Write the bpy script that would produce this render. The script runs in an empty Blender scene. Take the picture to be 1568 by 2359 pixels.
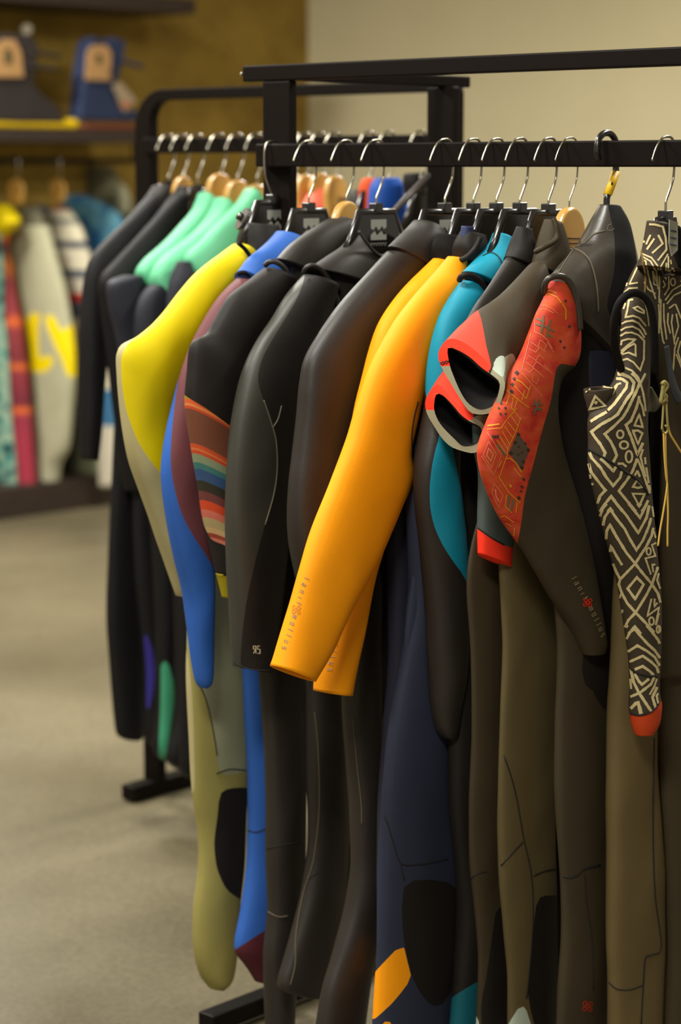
import bpy, math, random
import numpy as np
from mathutils import Vector, noise
from mathutils.bvhtree import BVHTree

# ------------------------------------------------------------------ camera
W, H = 1568.0, 2359.0
LENS, SENS = 50.0, 23.5
FPX = LENS / SENS * H
HC = 1.68
PITCH = math.radians(9.0)
CP, SP = math.cos(PITCH), math.sin(PITCH)
CAM = np.array([0.0, 0.0, HC])
COL = bpy.context.scene.collection
cd = bpy.data.cameras.new('camera')
cam = bpy.data.objects.new('camera', cd)
COL.objects.link(cam)
cam.location = (0, 0, HC)
cam.rotation_euler = (math.pi / 2 - PITCH, 0, 0)
cd.sensor_fit = 'VERTICAL'
cd.sensor_height = SENS
cd.lens = LENS
cd.clip_end = 60
cd.dof.use_dof = True
cd.dof.focus_distance = 3.50
cd.dof.aperture_fstop = 1.9
bpy.context.scene.camera = cam

# ------------------------------------------------------------------ light
sc = bpy.context.scene
vs = sc.view_settings
vs.view_transform = 'Standard'
vs.look = 'None'
vs.gamma = 1.0
vs.exposure = 1.15
vs.use_curve_mapping = False
wd = bpy.data.worlds.new('shop_air')
sc.world = wd
wd.use_nodes = True
wd.node_tree.nodes['Background'].inputs[0].default_value = (1.0, 0.95, 0.82, 1)
wd.node_tree.nodes['Background'].inputs[1].default_value = 0.21

def area(name, loc, size, power, col=(1.0, 0.985, 0.90), rot=(0, 0, 0), sy=None):
    l = bpy.data.lights.new(name, 'AREA')
    l.energy = power
    l.color = col
    l.size = size
    if sy:
        l.shape = 'RECTANGLE'
        l.size_y = sy
    o = bpy.data.objects.new(name, l)
    COL.objects.link(o)
    o.location = loc
    o.rotation_euler = rot
    return o

# rows of warm ceiling fittings
area('ceiling_lamp', (-0.9, 3.1, 3.45), 0.5, 40)
area('ceiling_lamp', (1.7, 4.4, 3.45), 0.5, 34)
area('ceiling_lamp', (-1.3, 5.9, 3.45), 0.5, 44)
area('ceiling_lamp', (1.5, 7.8, 3.45), 0.6, 70)
area('ceiling_lamp', (-2.4, 8.8, 3.45), 0.6, 84)
area('ceiling_lamp', (-0.6, 0.5, 3.45), 0.8, 62)
area('ceiling_lamp', (-3.2, 4.6, 3.45), 0.8, 50)

# ------------------------------------------------------------------ geometry helpers
RV = np.array([math.sin(math.radians(47.08)), -math.cos(math.radians(47.08)), 0.0])   # along the racks, towards the shop front
PN = np.array([RV[1], -RV[0], 0.0])                                                   # across the racks
UP = np.array([0, 0, 1.0])
FW = np.array([0, CP, -SP])
UC = np.array([0, SP, CP])

def proj(P):
    P = np.asarray(P, float) - CAM
    f = P @ FW
    return np.stack([784 + FPX * P[..., 0] / f, 1179.5 - FPX * (P @ UC) / f], -1)

def rdir(x, y):
    return np.array([(x - 784) / FPX, 0, 0]) + UC * ((1179.5 - y) / FPX) + FW

def hit(x, y, O, n, d=0.0):
    r = rdir(x, y)
    return CAM + r * (((O + n * d - CAM) @ n) / (r @ n))

def ground(x, y, z=0.0):
    r = rdir(x, y)
    return CAM + r * ((z - HC) / r[2])

def on_line(px, O, D, z):
    """point of the line O + s*D (at height z) seen in column px"""
    k = (px - 784) / FPX
    O = np.array([O[0], O[1], z]); dz = z - HC
    # X = k*(Y*CP - dz*SP)
    s = (k * (O[1] * CP - dz * SP) - O[0]) / (D[0] - k * D[1] * CP)
    return O + D * s

def srgb(c):
    r = []
    for v in c[:3]:
        v = v / 255.0
        r.append(v / 12.92 if v <= 0.04045 else ((v + 0.055) / 1.055) ** 2.4)
    return (r[0], r[1], r[2], 1.0)

# ------------------------------------------------------------------ materials
MATS = {}
def mat(name, col, rough=0.6, metal=0.0, spec=0.5, grain=0.0, gscale=400, var=0.0, vscale=6, sheen=0.0, coat=0.0):
    if name in MATS:
        return MATS[name]
    m = bpy.data.materials.new(name)
    m.use_nodes = True
    nt = m.node_tree
    b = nt.nodes['Principled BSDF']
    c = srgb(col)
    b.inputs['Base Color'].default_value = c
    b.inputs['Roughness'].default_value = rough
    b.inputs['Metallic'].default_value = metal
    b.inputs['Specular IOR Level'].default_value = spec
    if sheen:
        b.inputs['Sheen Weight'].default_value = sheen
        b.inputs['Sheen Roughness'].default_value = 0.5
    if coat:
        b.inputs['Coat Weight'].default_value = coat
        b.inputs['Coat Roughness'].default_value = 0.25
    tc = nt.nodes.new('ShaderNodeTexCoord')
    if var:
        n = nt.nodes.new('ShaderNodeTexNoise')
        n.inputs['Scale'].default_value = vscale
        n.inputs['Detail'].default_value = 5
        nt.links.new(tc.outputs['Object'], n.inputs['Vector'])
        r = nt.nodes.new('ShaderNodeMapRange')
        r.inputs[1].default_value = 0.3; r.inputs[2].default_value = 0.7
        r.inputs[3].default_value = 1 - var; r.inputs[4].default_value = 1 + var
        nt.links.new(n.outputs[0], r.inputs[0])
        mx = nt.nodes.new('ShaderNodeVectorMath'); mx.operation = 'SCALE'
        mx.inputs[0].default_value = c[:3]
        nt.links.new(r.outputs[0], mx.inputs['Scale'])
        nt.links.new(mx.outputs[0], b.inputs['Base Color'])
    if grain:
        n2 = nt.nodes.new('ShaderNodeTexNoise')
        n2.inputs['Scale'].default_value = gscale
        n2.inputs['Detail'].default_value = 3
        nt.links.new(tc.outputs['Object'], n2.inputs['Vector'])
        bp = nt.nodes.new('ShaderNodeBump')
        bp.inputs['Strength'].default_value = grain
        bp.inputs['Distance'].default_value = 0.001
        nt.links.new(n2.outputs[0], bp.inputs['Height'])
        nt.links.new(bp.outputs[0], b.inputs['Normal'])
    MATS[name] = m
    return m

def neo(name, col, rough=0.62, spec=0.24, sheen=0.0):
    return mat(name, col, rough, 0, spec, grain=0.25, gscale=500, var=0.06, vscale=9, sheen=sheen)

def stripes(name, stops, direction, lo, hi, interp='CONSTANT'):
    """printed stripes: the colour follows a direction in the garment's own (u, z) map"""
    m = bpy.data.materials.new(name)
    m.use_nodes = True
    nt = m.node_tree
    b = nt.nodes['Principled BSDF']
    b.inputs['Roughness'].default_value = 0.7
    b.inputs['Specular IOR Level'].default_value = 0.3
    uv = nt.nodes.new('ShaderNodeUVMap'); uv.uv_map = 'uv'
    dt = nt.nodes.new('ShaderNodeVectorMath'); dt.operation = 'DOT_PRODUCT'
    dt.inputs[1].default_value = (direction[0], direction[1], 0)
    nt.links.new(uv.outputs[0], dt.inputs[0])
    mr = nt.nodes.new('ShaderNodeMapRange')
    mr.inputs[1].default_value = lo; mr.inputs[2].default_value = hi
    nt.links.new(dt.outputs['Value'], mr.inputs[0])
    cr = nt.nodes.new('ShaderNodeValToRGB')
    cr.color_ramp.interpolation = interp
    el = cr.color_ramp.elements
    while len(el) > 1:
        el.remove(el[-1])
    el[0].position = stops[0][0]; el[0].color = srgb(stops[0][1])
    for p, c in stops[1:]:
        e = el.new(p); e.color = srgb(c)
    nt.links.new(mr.outputs[0], cr.inputs[0])
    nt.links.new(cr.outputs[0], b.inputs['Base Color'])
    MATS[name] = m
    return m

def blotch(name, cols, scale, rough=0.7, stretch=(1, 1, 1), kind='noise', contrast=(0.35, 0.65)):
    """dyed or printed cloth: several colours mixed by a noise in object space"""
    m = bpy.data.materials.new(name)
    m.use_nodes = True
    nt = m.node_tree
    b = nt.nodes['Principled BSDF']
    b.inputs['Roughness'].default_value = rough
    b.inputs['Specular IOR Level'].default_value = 0.3
    tc = nt.nodes.new('ShaderNodeTexCoord')
    mp = nt.nodes.new('ShaderNodeMapping')
    mp.inputs['Scale'].default_value = stretch
    nt.links.new(tc.outputs['Object'], mp.inputs[0])
    if kind == 'noise':
        n = nt.nodes.new('ShaderNodeTexNoise'); n.inputs['Detail'].default_value = 3
    else:
        n = nt.nodes.new('ShaderNodeTexVoronoi')
    n.inputs['Scale'].default_value = scale
    nt.links.new(mp.outputs[0], n.inputs['Vector'])
    cr = nt.nodes.new('ShaderNodeValToRGB')
    el = cr.color_ramp.elements
    while len(el) > 1:
        el.remove(el[-1])
    k = len(cols)
    for i, c in enumerate(cols):
        p = contrast[0] + (contrast[1] - contrast[0]) * i / max(1, k - 1)
        if i == 0:
            el[0].position = p; el[0].color = srgb(c)
        else:
            e = el.new(p); e.color = srgb(c)
    nt.links.new(n.outputs[0], cr.inputs[0])
    nt.links.new(cr.outputs[0], b.inputs['Base Color'])
    MATS[name] = m
    return m

# ------------------------------------------------------------------ objects
def thing(name, label, cat, loc, group=None):
    o = bpy.data.objects.new(name, None)
    COL.objects.link(o)
    o.location = tuple(float(v) for v in loc)
    o.empty_display_size = 0.05
    o['label'] = label
    o['category'] = cat
    if group:
        o['group'] = group
    return o

def origin_of(parent):
    if parent is None:
        return np.zeros(3)
    v = np.array(parent.location[:])
    if parent.parent is not None:
        v = v + origin_of(parent.parent)
    return v

def mesh(name, verts, faces, m, parent=None, uv=None, normals=None, smooth=True, origin=None):
    verts = np.asarray(verts, float)
    base = origin_of(parent)
    loc = np.zeros(3)
    if parent is None:
        loc = verts.mean(0) if origin is None else np.asarray(origin, float)
    me = bpy.data.meshes.new(name)
    me.from_pydata((verts - base - loc).tolist(), [], [tuple(int(i) for i in f) for f in faces])
    if uv is not None:
        l = me.uv_layers.new(name='uv')
        idx = np.empty(len(me.loops), int)
        me.loops.foreach_get('vertex_index', idx)
        l.data.foreach_set('uv', np.asarray(uv, float)[idx].ravel())
    me.materials.append(m)
    if smooth:
        me.polygons.foreach_set('use_smooth', [True] * len(me.polygons))
    me.update()
    if normals is not None:
        me.normals_split_custom_set_from_vertices([tuple(v) for v in normals])
    o = bpy.data.objects.new(name, me)
    COL.objects.link(o)
    if parent is not None:
        o.parent = parent
    else:
        o.location = tuple(loc)
    return o

def boxv(c, ax, ay, az, hx, hy, hz):
    c = np.asarray(c, float)
    v = []
    for sx in (-1, 1):
        for sy in (-1, 1):
            for sz in (-1, 1):
                v.append(c + ax * hx * sx + ay * hy * sy + az * hz * sz)
    f = [(0, 1, 3, 2), (4, 6, 7, 5), (0, 4, 5, 1), (2, 3, 7, 6), (0, 2, 6, 4), (1, 5, 7, 3)]
    if np.dot(np.cross(ax, ay), az) < 0:
        f = [tuple(reversed(q)) for q in f]
    return v, f

def box(name, c, hx, hy, hz, m, parent=None, ax=None, ay=None, az=None, bev=0.0015):
    ax = np.array([1.0, 0, 0]) if ax is None else ax
    ay = np.array([0, 1.0, 0]) if ay is None else ay
    az = UP if az is None else az
    v, f = boxv(c, ax, ay, az, hx, hy, hz)
    o = mesh(name, v, f, m, parent, smooth=False)
    if bev:
        b = o.modifiers.new('bevel', 'BEVEL'); b.width = bev; b.segments = 2
    return o

def sweepv(pts, r, n=10, closed=False, flat=1.0, taper=None):
    pts = [np.asarray(p, float) for p in pts]
    k = len(pts)
    V, Fc = [], []
    prev = None
    for i in range(k):
        if closed:
            t = pts[(i + 1) % k] - pts[i - 1]
        else:
            t = pts[min(i + 1, k - 1)] - pts[max(i - 1, 0)]
        t = t / (np.linalg.norm(t) + 1e-12)
        if prev is None:
            a = np.cross(t, UP)
            if np.linalg.norm(a) < 0.1:
                a = np.cross(t, RV)
        else:
            a = prev - t * (prev @ t)
        a /= np.linalg.norm(a) + 1e-12
        prev = a
        b = np.cross(t, a)
        rr = r if taper is None else r * taper[i]
        for j in range(n):
            q = 2 * math.pi * j / n
            V.append(pts[i] + a * rr * math.cos(q) + b * rr * flat * math.sin(q))
    rng = range(k) if closed else range(k - 1)
    for i in rng:
        i2 = (i + 1) % k
        for j in range(n):
            Fc.append((i * n + j, i * n + (j + 1) % n, i2 * n + (j + 1) % n, i2 * n + j))
    if not closed:
        Fc.append(tuple(reversed(range(n))))
        Fc.append(tuple(range((k - 1) * n, k * n)))
    return V, Fc

def spline(pts, sub=6, closed=False):
    P = np.asarray(pts, float)
    k = len(P)
    out = []
    rng = range(k) if closed else range(k - 1)
    for i in rng:
        if closed:
            p0, p1, p2, p3 = P[(i - 1) % k], P[i], P[(i + 1) % k], P[(i + 2) % k]
        else:
            p0, p1, p2, p3 = P[max(i - 1, 0)], P[i], P[i + 1], P[min(i + 2, k - 1)]
        for s in range(sub):
            t = s / sub
            out.append(0.5 * ((2 * p1) + (-p0 + p2) * t + (2 * p0 - 5 * p1 + 4 * p2 - p3) * t * t + (-p0 + 3 * p1 - 3 * p2 + p3) * t ** 3))
    if not closed:
        out.append(P[-1])
    return np.array(out)

def tube(name, pts, r, m, parent=None, n=10, closed=False, sub=5, flat=1.0):
    V, Fc = sweepv(spline(pts, sub, closed) if sub else pts, r, n, closed, flat)
    return mesh(name, V, Fc, m, parent)

def slab(name, pts3, n, thick, m, parent=None, bev=0.002, seg=2):
    """flat plate: outline pts3 (on a plane with normal n), given thickness"""
    pts3 = [np.asarray(p, float) for p in pts3]
    k = len(pts3)
    V = [p + n * thick / 2 for p in pts3] + [p - n * thick / 2 for p in pts3]
    Fc = [tuple(range(k)), tuple(reversed(range(k, 2 * k)))]
    a = np.zeros(3)
    for i in range(k):
        a += np.cross(pts3[i], pts3[(i + 1) % k])
    flip = a @ n < 0
    if flip:
        Fc = [tuple(reversed(range(k))), tuple(range(k, 2 * k))]
    for i in range(k):
        j = (i + 1) % k
        q = (i, i + k, j + k, j)
        Fc.append(tuple(reversed(q)) if flip else q)
    o = mesh(name, V, Fc, m, parent, smooth=False)
    if bev:
        b = o.modifiers.new('bevel', 'BEVEL'); b.width = bev; b.segments = seg; b.limit_method = 'ANGLE'; b.angle_limit = 0.6
    return o

# ---- signed distance to a polygon and cutting of a triangle mesh along it
def chaikin(P, it=2, closed=True):
    P = np.asarray(P, float)
    for _ in range(it):
        Q = []
        k = len(P)
        for i in range(k if closed else k - 1):
            a, b = P[i], P[(i + 1) % k]
            Q += [a * 0.8 + b * 0.2, a * 0.2 + b * 0.8]
        P = np.array(Q)
    return P

def sdist(X, P):
    A = P; B = np.roll(P, -1, 0)
    D = B - A
    L = (D ** 2).sum(1) + 1e-9
    d2 = np.full(len(X), 1e18)
    ins = np.zeros(len(X), bool)
    for a, b, d, l in zip(A, B, D, L):
        t = np.clip(((X - a) @ d) / l, 0, 1)
        q = X - a - t[:, None] * d
        d2 = np.minimum(d2, (q ** 2).sum(1))
        c = ((a[1] > X[:, 1]) != (b[1] > X[:, 1]))
        with np.errstate(divide='ignore', invalid='ignore'):
            xx = (b[0] - a[0]) * (X[:, 1] - a[1]) / (b[1] - a[1] + 1e-12) + a[0]
        ins ^= c & (X[:, 0] < xx)
    d = np.sqrt(d2)
    return np.where(ins, d, -d)

def cut(M, poly):
    """M = dict(v, n, uv, f) of triangles -> (inside, outside)"""
    s = sdist(M['px'], poly)
    v, n, uv, px = list(M['v']), list(M['n']), list(M['uv']), list(M['px'])
    cache = {}
    def mid(i, j):
        key = (min(i, j), max(i, j))
        if key not in cache:
            t = s[i] / (s[i] - s[j])
            t = min(max(t, 0.0), 1.0)
            cache[key] = len(v)
            v.append(v[i] * (1 - t) + v[j] * t)
            n.append(n[i] * (1 - t) + n[j] * t)
            uv.append(uv[i] * (1 - t) + uv[j] * t)
            px.append(px[i] * (1 - t) + px[j] * t)
        return cache[key]
    ins, outs = [], []
    pos = s > 0
    for f in M['f']:
        k = int(pos[f[0]]) + int(pos[f[1]]) + int(pos[f[2]])
        if k == 3:
            ins.append(f)
        elif k == 0:
            outs.append(f)
        else:
            want = k == 1
            i = [q for q in range(3) if bool(pos[f[q]]) == want][0]
            a, b, c = f[i], f[(i + 1) % 3], f[(i + 2) % 3]
            ab, ac = mid(a, b), mid(a, c)
            one = [(a, ab, ac)]
            two = [(ab, b, c), (ab, c, ac)]
            if want:
                ins += one; outs += two
            else:
                outs += one; ins += two
    def pack(fs):
        if not fs:
            return None
        fs = np.array(fs)
        u, inv = np.unique(fs, return_inverse=True)
        return dict(v=np.array(v)[u], n=np.array(n)[u], uv=np.array(uv)[u], px=np.array(px)[u], f=inv.reshape(fs.shape))
    return pack(ins), pack(outs)

def put(name, M, m, parent):
    if M is None or len(M['f']) == 0:
        return None
    return mesh(name, M['v'], M['f'], m, parent, uv=M['uv'], normals=M['n'])

class Wear:
    """one hanging garment: an Empty at the hook with parts in the plane across its rail"""
    def __init__(self, name, label, cat, O, n=None, group=None, low=0.1):
        self.O = np.asarray(O, float)
        self.n = RV if n is None else n
        self.u = np.cross(UP, self.n) * -1.0
        if self.u @ PN < 0 and n is None:
            self.u = -self.u
        self.root = thing(name, label, cat, (O[0], O[1], low), group)
        self.rnd = random.Random(hash(name) % 1000)
        self.seed = np.array([len(bpy.data.objects) * 1.37, 3.1, 7.7])
        self.parts = {}

    def at(self, x, y, d=0.0):
        return hit(x, y, self.O, self.n, d)

    def rings_px(self, st, sub=5, b=0.025, d=0.0):
        S = []
        for q in st:
            q = list(q)
            if len(q) < 5: q.append(b)
            if len(q) < 6: q.append(d)
            S.append(q)
        S = spline(S, sub)
        R = []
        for lx, ly, rx, ry, bb, dd in S:
            L = np.array([lx, ly]); Rr = np.array([rx, ry])
            ln = np.linalg.norm(Rr - L) + 1e-6
            e = (Rr - L) / ln
            C = self.at((lx + rx) / 2, (ly + ry) / 2, dd)
            w = self.at(rx, ry, dd) - self.at(lx, ly, dd)
            w /= np.linalg.norm(w) + 1e-12
            p0 = proj(C)
            pw = ((proj(C + w * 0.01) - p0) @ e) / 0.01
            pn = abs((proj(C + self.n * 0.01) - p0) @ e) / 0.01
            h = ln / 2
            b2 = min(max(bb, 0.001), 0.7 * h / max(pn, 1))
            a = math.sqrt(max(h * h - (b2 * pn) ** 2, 1e-8)) / pw
            R.append((C, w, a, b2))
        return R

    def rings_uz(self, st, sub=5):
        """stations (z, near u, far u, half thickness, offset)"""
        S = spline(st, sub)
        R = []
        for z, un, uf, bb, dd in S:
            C = self.O + self.u * (un + uf) / 2 + self.n * dd
            C = np.array([C[0], C[1], z])
            R.append((C, -self.u, abs(un - uf) / 2, bb))
        return R

    def skin(self, R, N=30, wr=0.0025, open0=False, open1=False, ex=0.85, lip=0.004, wf=11.0):
        """rings -> triangle mesh; open ends get a rim and an inner wall"""
        def ringpts(C, w, a, b, sh=0.0):
            out = []
            a = max(a - sh, 0.001); b = max(b - sh, 0.001)
            for j in range(N):
                q = 2 * math.pi * j / N
                cx, sx = math.cos(q), math.sin(q)
                out.append(C + w * a * cx + self.n * b * math.copysign(abs(sx) ** ex, sx))
            return out
        rows = [ringpts(*r) for r in R]
        if wr:
            c0 = self.seed
            for i, row in enumerate(rows):
                C, w, a, b = R[i]
                for j, p in enumerate(row):
                    o = p - C
                    l = np.linalg.norm(o)
                    if l < 1e-6: continue
                    q = p * np.array([wf, wf, wf * 0.55]) + c0
                    k = noise.noise(Vector(q)) + 0.45 * noise.noise(Vector(q * 2.3))
                    side = abs(o @ self.n) / (b + 1e-6)
                    row[j] = p + self.n * np.sign(o @ self.n) * k * wr * min(1, side) * 1.6 + o / l * k * wr * 0.25
        K = 5
        pre, post = [], []
        if open0:
            for i in range(min(K * 2, len(R) - 1), -1, -1):
                pre.append(ringpts(*R[i], sh=lip))
        if open1:
            for i in range(len(R) - 1, max(len(R) - 1 - K * 2, 0) - 1, -1):
                post.append(ringpts(*R[i], sh=lip))
        rows = pre + rows + post
        V = np.array([p for row in rows for p in row])
        T = []
        for i in range(len(rows) - 1):
            for j in range(N):
                a, b_ = i * N + j, i * N + (j + 1) % N
                c, d_ = (i + 1) * N + (j + 1) % N, (i + 1) * N + j
                T.append((a, d_, c)); T.append((a, c, b_))
        for end, row in ((0, 0), (1, len(rows) - 1)):
            ci = len(V)
            V = np.vstack([V, np.mean(rows[row], axis=0)[None]])
            for j in range(N):
                a, b_ = row * N + j, row * N + (j + 1) % N
                T.append((ci, a, b_) if end == 0 else (ci, b_, a))
        T = np.array(T)
        # orientation: w x n along the sweep
        fn = np.cross(V[T[:, 1]] - V[T[:, 0]], V[T[:, 2]] - V[T[:, 0]])
        mid = len(rows) // 2
        m0 = [t for t in range(len(T)) if T[t][0] == mid * N + N // 4]
        if m0:
            c = np.mean(rows[mid], axis=0)
            if fn[m0[0]] @ (V[T[m0[0]][0]] - c) < 0:
                T = T[:, ::-1]
                fn = -fn
        nn = np.zeros_like(V)
        for q in range(3):
            np.add.at(nn, T[:, q], fn)
        nn /= np.linalg.norm(nn, axis=1)[:, None] + 1e-12
        uv = np.stack([(V - self.O) @ self.u, V[:, 2] - HC], 1)
        return dict(v=V, n=nn, uv=uv, px=proj(V), f=T)

    def add(self, name, M, m, panels=()):
        """link the mesh as a part; panels = (name, polygon, material) cut out of it"""
        self.parts.setdefault(name, []).append(M)
        self.last = M
        rest = M
        objs = []
        for pn, poly, pm in panels:
            if rest is None: break
            ins, rest = cut(rest, chaikin(poly, 2))
            o = put(pn, ins, pm, self.root) if pm is not None else None
            objs.append(o)
        base = put(name, rest, m, self.root)
        return base, objs

    def loft(self, name, st, m, b=0.025, d=0.0, panels=(), sub=5, rise=170, wide=0, **kw):
        if wide:
            st = [q[:2] + (q[2] + wide,) + q[3:] for q in st]
        if name == 'leg' and rise:
            q = st[0]
            cx = (q[0] + q[2]) / 2; hw = (q[2] - q[0]) / 2
            st = [(cx - hw * 0.55 + 6, q[1] - rise, cx + hw * 0.55 + 6, q[3] - rise, b * 0.3), (cx - hw * 0.9 + 3, q[1] - rise * 0.5, cx + hw * 0.9 + 3, q[3] - rise * 0.5, b * 0.8)] + list(st)
        return self.add(name, self.skin(self.rings_px(st, sub, b, d), **kw), m, panels)

    def loftuz(self, name, st, m, panels=(), sub=5, **kw):
        return self.add(name, self.skin(self.rings_uz(st, sub), **kw), m, panels)

    def bvh(self, Ms):
        V, T, k = [], [], 0
        for M in Ms:
            V += [tuple(p) for p in M['v']]
            T += [tuple(int(i) + k for i in f) for f in M['f']]
            k = len(V)
        return BVHTree.FromPolygons(V, T)

    def cast(self, tree, x, y, off=0.0008):
        r = rdir(x, y); r = r / np.linalg.norm(r)
        h = tree.ray_cast(Vector(CAM), Vector(r))
        if h[0] is None:
            return None
        nn = np.array(h[1][:])
        if nn @ r > 0: nn = -nn
        return np.array(h[0][:]) + nn * off

    def print_(self, name, strokes, m, Ms=None, off=0.0008, jit=0.0, step=6.0, parent=None):
        """flat print: strokes (points, width[, closed]) laid on the cloth as thin ribbons"""
        tree = self.bvh([self.last] if Ms is None else Ms)
        rnd = random.Random(5)
        V, Fc = [], []
        for s in strokes:
            pts, wdt = s[0], s[1]
            closed = len(s) > 2 and s[2]
            P = [np.array(p, float) for p in pts]
            if closed: P.append(P[0])
            Q = []
            for a, b in zip(P[:-1], P[1:]):
                k = max(1, int(np.linalg.norm(b - a) / step))
                for i in range(k):
                    Q.append(a + (b - a) * i / k)
            Q.append(P[-1])
            prev = None
            k = len(Q)
            for i, q in enumerate(Q):
                if closed:
                    t0 = Q[(i - 1) % (k - 1)]; t1 = Q[(i + 1) % (k - 1)]
                else:
                    t0 = Q[max(i - 1, 0)]; t1 = Q[min(i + 1, k - 1)]
                t = t1 - t0; t /= np.linalg.norm(t) + 1e-9
                nrm = np.array([-t[1], t[0]])
                # mitre at corners
                ww = wdt * (1 + rnd.uniform(-jit, jit))
                d0 = q - t0; d1 = t1 - q
                c = 1.0
                if np.linalg.norm(d0) > 0 and np.linalg.norm(d1) > 0:
                    cs = (d0 @ d1) / (np.linalg.norm(d0) * np.linalg.norm(d1))
                    c = 1 / max(0.62, math.sqrt(max(0, (1 + cs) / 2)))
                pa, pb = q + nrm * ww / 2 * c, q - nrm * ww / 2 * c
                ha, hb = self.cast(tree, pa[0], pa[1], off), self.cast(tree, pb[0], pb[1], off)
                if ha is None or hb is None or np.linalg.norm(ha - hb) > 0.13:
                    prev = None
                    continue
                idx = len(V)
                V += [ha, hb]
                if prev is not None and np.linalg.norm(V[prev] - ha) < 0.08:
                    Fc.append((prev, prev + 1, idx + 1, idx))
                prev = idx
        if not Fc:
            return None
        o = mesh(name, V, Fc, m, self.root if parent is None else parent)
        o['kind'] = 'stuff'
        return o

    def patch(self, name, polys, m, Ms=None, off=0.0009, parent=None):
        """small filled shapes (each a fan) laid on the cloth"""
        tree = self.bvh([self.last] if Ms is None else Ms)
        V, Fc = [], []
        for P in polys:
            h = [self.cast(tree, p[0], p[1], off) for p in P]
            if any(q is None for q in h): continue
            c = np.mean(np.array(P, float), axis=0)
            hc = self.cast(tree, c[0], c[1], off)
            if hc is None: continue
            k = len(V)
            V += h + [hc]
            for i in range(len(h)):
                Fc.append((k + i, k + (i + 1) % len(h), k + len(h)))
        if not Fc: return None
        o = mesh(name, V, Fc, m, self.root if parent is None else parent, smooth=False)
        o['kind'] = 'stuff'
        return o

    def seam(self, name, px, m, r=0.0012, Ms=None, off=0.0004, closed=False, sub=5, miss=0.0):
        tree = self.bvh([self.last] if Ms is None else Ms)
        P = spline(px, sub, closed)
        pts = []
        for x, y in P:
            h = self.cast(tree, x, y, off)
            if h is not None: pts.append(h)
        if len(pts) < 3: return None
        V, Fc = sweepv(pts, r, 6, closed)
        return mesh(name, V, Fc, m, self.root)

    def roll(self, name, px, m, r=0.004, d=0.0, closed=False, sub=5, flat=1.0):
        """a rolled hem following points given with their offset from the plane"""
        pts = [self.at(p[0], p[1], p[2] if len(p) > 2 else d) for p in px]
        return tube(name, pts, r, m, self.root, 10, closed, sub, flat)
# ------------------------------------------------------------------ palette
black_metal = mat('black_painted_steel', (18, 12, 9), 0.5, 0.0, 0.1, grain=0.1, gscale=250)
chrome = mat('chrome', (178, 172, 156), 0.26, 1.0)
plastic = mat('black_hanger_plastic', (24, 20, 18), 0.25, 0, 0.6, coat=0.3)
wood = mat('varnished_wood', (196, 148, 72), 0.35, 0, 0.5, var=0.15, vscale=14, coat=0.5)
K1 = neo('neoprene_black', (30, 25, 22))
K2 = neo('neoprene_charcoal', (40, 35, 30), 0.52, 0.42)
K3 = neo('neoprene_green_grey', (52, 50, 42), 0.5, 0.5)
K4 = neo('neoprene_brown_black', (40, 34, 29), 0.5, 0.42)
LINING = neo('lining_black', (16, 13, 12), 0.8, 0.2)
SMOOTH = mat('smoothskin_black', (56, 50, 42), 0.36, 0, 0.5, grain=0.3, gscale=90, var=0.05)
OLIVE = neo('neoprene_olive', (90, 77, 48))
OLIVE2 = neo('neoprene_dark_olive', (62, 52, 36))
SEAM = mat('seam_thread', (22, 18, 15), 0.8)
SEAML = mat('seam_thread_pale', (92, 82, 62), 0.8)
INK = mat('print_cream', (208, 190, 140), 0.75, 0, 0.3)

# ------------------------------------------------------------------ the room
def structure(o):
    o['kind'] = 'structure'
    return o

F0 = ground(0, 1200)                       # front foot of the display fixture by the far wall
W0 = F0 - RV * 0.50
CORNER = on_line(710, W0, -PN, HC)
CORNER[2] = 0

def floor_mat():
    m = bpy.data.materials.new('polished_concrete'); m.use_nodes = True
    nt = m.node_tree; b = nt.nodes['Principled BSDF']
    b.inputs['Roughness'].default_value = 0.42
    b.inputs['Specular IOR Level'].default_value = 0.4
    tc = nt.nodes.new('ShaderNodeTexCoord')
    def nz(scale, det, rough=0.5):
        n = nt.nodes.new('ShaderNodeTexNoise')
        n.inputs['Scale'].default_value = scale; n.inputs['Detail'].default_value = det
        n.inputs['Roughness'].default_value = rough
        nt.links.new(tc.outputs['Object'], n.inputs['Vector'])
        return n
    big, fine = nz(1.1, 5), nz(75, 4, 0.7)
    cr = nt.nodes.new('ShaderNodeValToRGB')
    cr.color_ramp.elements[0].position = 0.3; cr.color_ramp.elements[0].color = srgb((90, 82, 62))
    cr.color_ramp.elements[1].position = 0.68; cr.color_ramp.elements[1].color = srgb((114, 104, 80))
    nt.links.new(big.outputs[0], cr.inputs[0])
    mr = nt.nodes.new('ShaderNodeMapRange')
    mr.inputs[1].default_value = 0.35; mr.inputs[2].default_value = 0.65
    mr.inputs[3].default_value = 0.78; mr.inputs[4].default_value = 1.14
    nt.links.new(fine.outputs[0], mr.inputs[0])
    sca = nt.nodes.new('ShaderNodeVectorMath'); sca.operation = 'SCALE'
    nt.links.new(cr.outputs[0], sca.inputs[0]); nt.links.new(mr.outputs[0], sca.inputs['Scale'])
    nt.links.new(sca.outputs[0], b.inputs['Base Color'])
    rr = nt.nodes.new('ShaderNodeMapRange')
    rr.inputs[1].default_value = 0.3; rr.inputs[2].default_value = 0.7
    rr.inputs[3].default_value = 0.34; rr.inputs[4].default_value = 0.55
    nt.links.new(big.outputs[0], rr.inputs[0]); nt.links.new(rr.outputs[0], b.inputs['Roughness'])
    return m

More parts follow.
